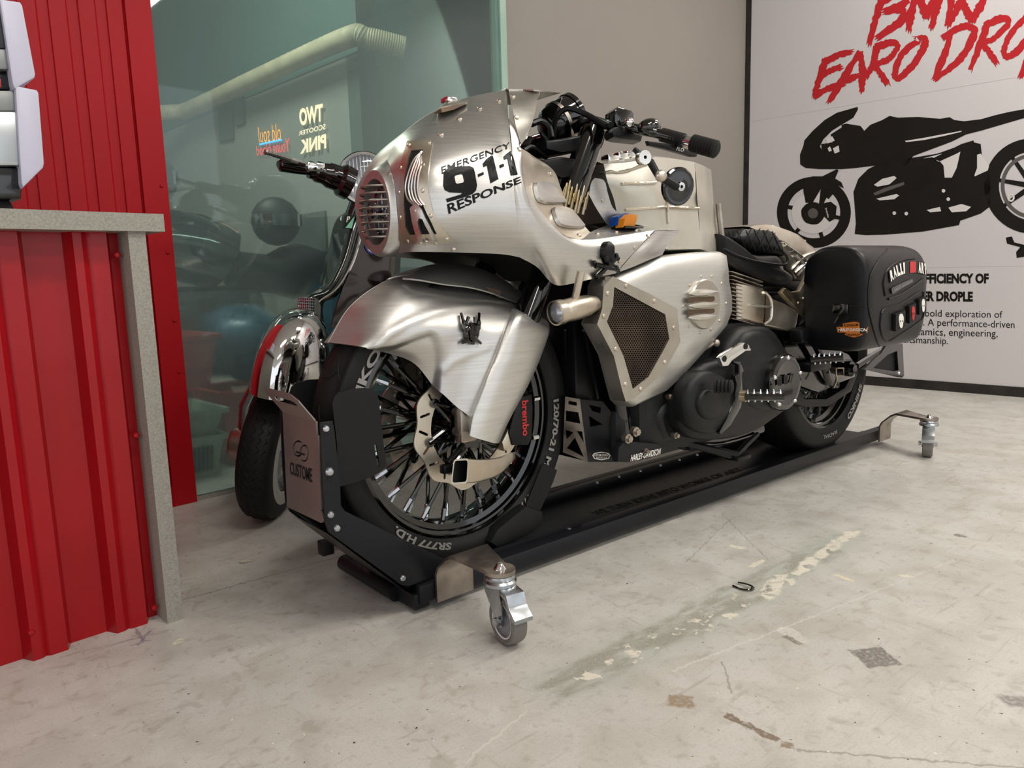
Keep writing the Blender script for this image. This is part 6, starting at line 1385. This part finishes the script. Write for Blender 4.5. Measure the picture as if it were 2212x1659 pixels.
INK([cQ(*p) for p in [(258,745),(300,735),(380,735),(420,760),(430,785),(400,770),(350,760),(300,845),(270,845),(262,800)]], off=.0019); INK([cQ(*p) for p in [(340,735),(400,705),(408,710),(370,800),(340,860),(325,860)]], off=.0021)
INK([cQ(*p) for p in [(330,850),(375,840),(400,860),(395,910),(370,925),(345,900)]], off=.0020)
qd2 = quad([cQ(360,866),cQ(370,906),cQ(362,908),cQ(352,868)]); vs, fs = text2d('brembo', .02); flat('print_lettering', vs, fs, lambda x, y: pp(*qd2(x,y), .0023), 'poster_light', PB)
wx2, wy2 = cQ(1215,775); pring(wx2, wy2, 104, 103, 72, 74, 'poster_ink', .0012); pring(wx2, wy2, 68, 70, 60, 62, 'poster_mid', .0014, 'print_highlight')
for k in range(8):
    a = rad(45*k+10); c_, s_ = math.cos(a), math.sin(a); INK([(wx2+c_*10-s_*6, wy2+s_*10+c_*6), (wx2+c_*74-s_*4, wy2+s_*74+c_*4), (wx2+c_*74+s_*4, wy2+s_*74-c_*4), (wx2+c_*10+s_*6, wy2+s_*10-c_*6)], off=.0013)
pring(wx2-46, wy2+25, 8, 9, 4, 5, 'poster_light', .0018, 'print_highlight')
INK([cQ(*p) for p in [(1105,990),(1130,985),(1140,1010),(1181,1020),(1240,1030),(1240,1060),(1181,1070),(1150,1075),(1148,1050),(1165,1030),(1110,1015)]])
# texts
def ptext(s, c, bold=0): 
    vs, fs = text2d(s, bold); q_ = quad(c); flat('poster_text', vs, fs, lambda x, y: pp(*q_(x,y), .0012), 'poster_ink', PB)
cR = lambda x, y: (1840+x/5.53, 560+y/5.53)
def line(x0, x1, ybl0, ybl1, cap): return [cR(x0,ybl0-cap), cR(x1,ybl1-cap*1.0), cR(x1,ybl1), cR(x0,ybl0)]
ptext('EFFICIENCY OF', line(810,1636,293,290,122), .05); ptext('WATER DROPLE', line(560,1446,500,508,122), .05)
ptext('It is a bold exploration of', line(590,1800,705,728,110)); ptext('form. A performance-driven', line(620,1945,812,850,112)); ptext('aerodynamics, engineering,', line(420,1742,925,957,115)); ptext('craftsmanship.', line(520,1150,1020,1042,110))
mb = MB()
for pts in ([(1625,262),(2230,161)],[(1990,578),(2230,573.5)]): mb.tube([pp(*p,.0004) for p in pts], .0012, 4); 
CRS = mb
for i, pts in enumerate(([(1625,262),(2230,161)],[(1990,578),(2230,573.5)])): k = MB(); k.tube([pp(*p,.0) for p in pts], .0011, 4); k.build('poster_crease', 'poster_white', PB)
# ================================================================== SMALL FLOOR ITEMS
mb = MB(); a = [UZ(1583,1265,.003), UZ(1600,1272,.003), UZ(1620,1274,.004), UZ(1627,1270,.005), UZ(1622,1265,.008), UZ(1610,1261,.006), UZ(1595,1258,.004)]
mb.tube(a, .0022, 6, smoothn=4); mb.bbox(UZ(1626,1271,.004), (.008,.006,.006), .001); tag(mb.build('cable_tie', 'gloss_black'), 'small black plastic cable tie lying on the patched floor strip', 'cable tie')
# ================================================================== BACK ROOM SEEN THROUGH THE GLASS
VB = 2.3
def pb(px, py, v_): return onpl(px, py, RV, v_)
c0 = pb(785, 330, VB); UB0 = RU.dot(c0)
bw = struct(ubox(MB(), UB0, UB0+.12, VB, 6, 0, CEIL).build('wall_backroom_right', 'backroom_wall', smooth=False), 'grey wall of the room behind the glass')
struct(ubox(MB(), UB0, 4.2, VB, VB+.12, 0, CEIL).build('wall_backroom_front', 'backroom_teal', smooth=False))
struct(ubox(MB(), -6, UB0, 5.6, 5.72, 0, CEIL).build('wall_backroom_far', 'backroom_wall', smooth=False))
def pw(px, py, off=.0): return onpl(px, py, RU, UB0-off)
zt = pw(780,100).z
MB_ = MB(); ubox(MB_, UB0-.006, UB0, VB-.01, 5.6, zt-.02, CEIL); MB_.build('upper_panelling', 'backroom_teal', bw, smooth=False)
dp = [pw(345,238,.10), pw(392,244,.10), pw(420,238,.10), pw(740,84,.10), pw(762,73,.10)]
zz = pw(745,84,.12).z
path = [pw(345,240,.12)+RU*-.3, pw(385,242,.12)+RU*-.05, pw(410,238,.12), pw(560,165,.12), pw(745,83,.12)]
for p in path: p.z = zz + (p.z-zz)*.3
path += [pw(775,78,.13)+RU*.05, pw(800,85,.13)+RU*.22]
cpts = crom([V(p) for p in path], 34); mb = MB(); mb.tube(cpts, [.052+(.004 if i % 2 else 0) for i in range(len(cpts))], 16); tag(mb.build('duct_hose', 'duct'), 'long cream ribbed duct hose seen in the glass', 'duct')  # seen with the mirrored signs, built as an object behind the pane
def mtext(s, c, m, bold, name, par, off): 
    vs, fs = text2d(s, bold); q_ = quad(c); return flat(name, vs, fs, lambda x, y: pw(*q_(1-x,y), off), m, par)
SG = thing('letter_sign', 'cream lit letter sign reading TWO SCOOTER PINK in mirror writing, seen in the glass', 'sign', pw(680,335,.02))  # mirrored as in a reflection, modelled as an object behind the pane
mtext('TWO', [(645,235),(697,223),(697,262),(648,273)], 'sign_cream', .045, 'letters', SG, .02); mtext('SCOOTER', [(645,284),(703,267),(703,279),(645,293)], 'sign_cream', .02, 'letters', SG, .02); mtext('PINK', [(648,303),(704,289),(705,320),(648,333)], 'sign_cream', .045, 'letters', SG, .02)
NS = thing('neon_sign', 'small orange, blue and red neon script sign in mirror writing, seen in the glass', 'sign', pw(590,345,.02))
mtext('old soul', [(557,275),(605,266),(607,303),(560,308)], 'neon_orange', -.012, 'neon_tube', NS, .02); mtext('Young blood', [(553,315),(624,298),(626,336),(556,343)], 'neon_red', -.012, 'neon_tube', NS, .02)
mb = MB(); mb.tube([pw(561,312,.02), pw(608,302,.02)], .006, 6); mb.build('neon_tube', 'neon_blue', NS)
# framed pictures
for i, c in enumerate(([(470,220),(500,212),(502,300),(472,305)],[(505,212),(524,207),(526,266),(507,272)],[(620,468),(700,455),(704,540),(622,560)])):
    k = MB(); k.prism([pw(x,y,.02) for x,y in c], RU*.018); tag(k.build('picture_panel', 'picture_dark', smooth=False) if 'picture_dark' in MATS else (mat('picture_dark','3c4543',0,.6,'4d5552',6), k.build('picture_panel','picture_dark', smooth=False))[1], ['tall dark picture panel on wall behind the glass, beside the neon sign','narrow dark picture panel on wall behind glass, above the neon sign','wide dark framed picture low on wall behind the glass'][i], 'picture')
# dark parked motorcycles with helmets, seen in the glass and built behind it
def pmoto(u0, v0, lbl, helmets, sc=1.0):
    T = lambda u, v, z: uv(u0+u*sc, v0+v*sc, z*sc); MO = thing('parked_motorcycle', lbl, 'motorcycle', T(0,0,0), 'parked motorcycles seen in the glass')
    for du in (-.68,.68):
        k = MB(); k.lathe([(.20,-.05),(.27,-.06),(.31,-.03),(.32,0),(.31,.03),(.27,.06),(.20,.05)], T(du,0,.32), RV, 28); wo = k.build('wheel', 'rubber', MO); k = MB(); k.lathe([(0,-.03),(.19,-.01),(.205,0),(.19,.01),(0,.03)], T(du,0,.32), RV, 20); k.build('rim', 'gloss_black', wo)
    k = MB(); k.tube([T(-.68,0,.32), T(-.45,0,.85), T(-.40,0,1.0)], .035, 8); k.build('fork', 'gloss_black', MO)
    k = MB(); k.tube([T(-.42,0,.86), T(-.25,0,.93), T(0,0,.88), T(.15,0,.80)], [.08,.16,.17,.08], 12, smoothn=3); k.build('tank', 'gloss_black', MO)
    k = MB(); k.tube([T(.1,0,.80), T(.4,0,.78), T(.75,0,.86)], [.10,.14,.07], 10, smoothn=3); k.build('seat', 'matte_black', MO)
    k = MB(); k.bbox(T(-.05,0,.50), (.55,.3,.45), .08); k.build('engine', 'satin_black', MO)
    k = MB(); k.tube([T(-.38,-.38,1.02), T(-.42,-.1,1.04), T(-.42,.1,1.04), T(-.38,.38,1.02)], .014, 8); k.build('handlebar', 'satin_black', MO)
    for sg in (-1,1): k = MB(); k.tube([T(-.40,sg*.28,1.04), T(-.42,sg*.33,1.18)], .008, 6); k.sph(T(-.42,sg*.36,1.22), .07, 12, (.5,1,.65)); k.build('mirror', 'gloss_black', MO)
    for hu, hv, hz, hl_ in helmets:
        k = MB(); k.sph(T(hu,hv,hz), .125, 16, (1,.9,1)); h_ = k.build('helmet', 'matte_black'); tag(h_, hl_, 'helmet', 'helmets seen in the glass')
        k = MB(); k.lathe([(.137,-.03),(.138,.03)], T(hu,hv,hz), (0,0,1), 16, rad(150), rad(300)); k.build('visor', 'gloss_black', h_)
pmoto(.40, 2.25, 'dark parked motorcycle seen in the glass with two helmets on it', [(-.25,.0,1.215,'black helmet on the tank of the nearer motorcycle seen in the glass'),(.36,.0,1.045,'black helmet on the seat of the nearer motorcycle seen in the glass')])
pmoto(-.15, 3.3, 'dark parked motorcycle seen farther back in the glass', [(-.25,.0,1.215,'black helmet on the farther motorcycle seen in the glass')])
# storage: red crate, blue bags, green baskets
def crate(name, pts, v_, dv, h, m, lbl, cat, slots):
    P = [pb(x, y, v_) for x, y in pts]; u0, u1 = RU.dot(P[0]), RU.dot(P[1]); z0 = P[0].z; C_ = thing(name, lbl, cat, uv((u0+u1)/2, v_+dv/2, max(z0,0)))
    k = MB(); t = .006; tp = .03
    o = lambda e, z: [uv(u0-e, v_-e, z), uv(u1+e, v_-e, z), uv(u1+e, v_+dv+e, z), uv(u0-e, v_+dv+e, z)]
    k.loft([o(-tp,z0), o(0,z0+h), o(.012,z0+h), o(.012,z0+h-.02)], True); k.loft([o(-tp-t,z0+t), o(-t,z0+h)], True); k.add(o(-tp,z0), [(0,1,2,3)]); k.add(o(-tp-t,z0+t), [(0,1,2,3)]); k.build('body', m, C_, smooth=False)
    if slots:
        n = 9
        for j in range(3):
            for i in range(n): k = MB(); uu = u0+.05+(u1-u0-.1)*i/(n-1); k.box(uv(uu, v_-.001+.03*(1-(j+1)/4), z0+h*(.25+.2*j)), (.012,.004,.035)); k.build('slot', 'void_black', C_, smooth=False)
    return C_
crate('storage_crate', [(330,852),(478,840)], 1.40, .30, .20, 'crate_red', 'red plastic storage crate on stacked boxes behind the glass', 'crate', False)
crate('storage_basket', [(360,1050),(492,1022)], 1.42, .30, .16, 'basket_green', 'pale green slotted basket on floor behind the glass', 'basket', True)
crate('storage_tub', [(492,1028),(640,1000)], 1.50, .30, .34, 'crate_red', 'tall red plastic tub on floor behind the glass, beside the green basket', 'tub', False)
crate('storage_box', [(340,960),(490,945)], 1.42, .30, .10, 'basket_green', 'low pale green box between the basket and the red crate', 'box', False)
def bag(c, r, sc, seed, lbl):
    rnd = random.Random(seed); k = MB(); n = 22; rows = []
    ph_ = [rnd.uniform(0,6.28) for _ in range(8)]
    for i in range(n//2+1):
        t = math.pi*i/(n//2); row = []
        for j in range(n):
            a = 2*math.pi*j/n; rr = r*(1+.10*math.sin(3*a+ph_[0]+2*t)+.08*math.sin(7*a+ph_[1]+3*t)+.07*math.sin(5*t+ph_[2]+4*a)+.05*math.sin(11*a-4*t+ph_[3])); row.append(V(c)+RU*(rr*sc[0]*math.sin(t)*math.cos(a))+RV*(rr*sc[1]*math.sin(t)*math.sin(a))+V((0,0,max(-V(c).z+.002,rr*sc[2]*math.cos(t)))))
        rows.append(row)
    k.loft(rows, True); tag(k.build('plastic_bag', 'bag_blue'), lbl, 'bag', 'blue bags behind the glass')
bag(uv(.82,1.62,.44), .26, (.95,.8,1.6), 3, 'large crumpled blue plastic bag behind the glass, beside the scooter')
bag(uv(.28,1.66,.485), .16, (1.1,.7,.9), 5, 'small crumpled blue plastic bag behind the glass, next to red crate')
# things the bag and crates rest on
for u0_, u1_, v0_, v1_, z_, lb in ((-.16,.30,1.42,1.72,.20,'x'),):
    pass
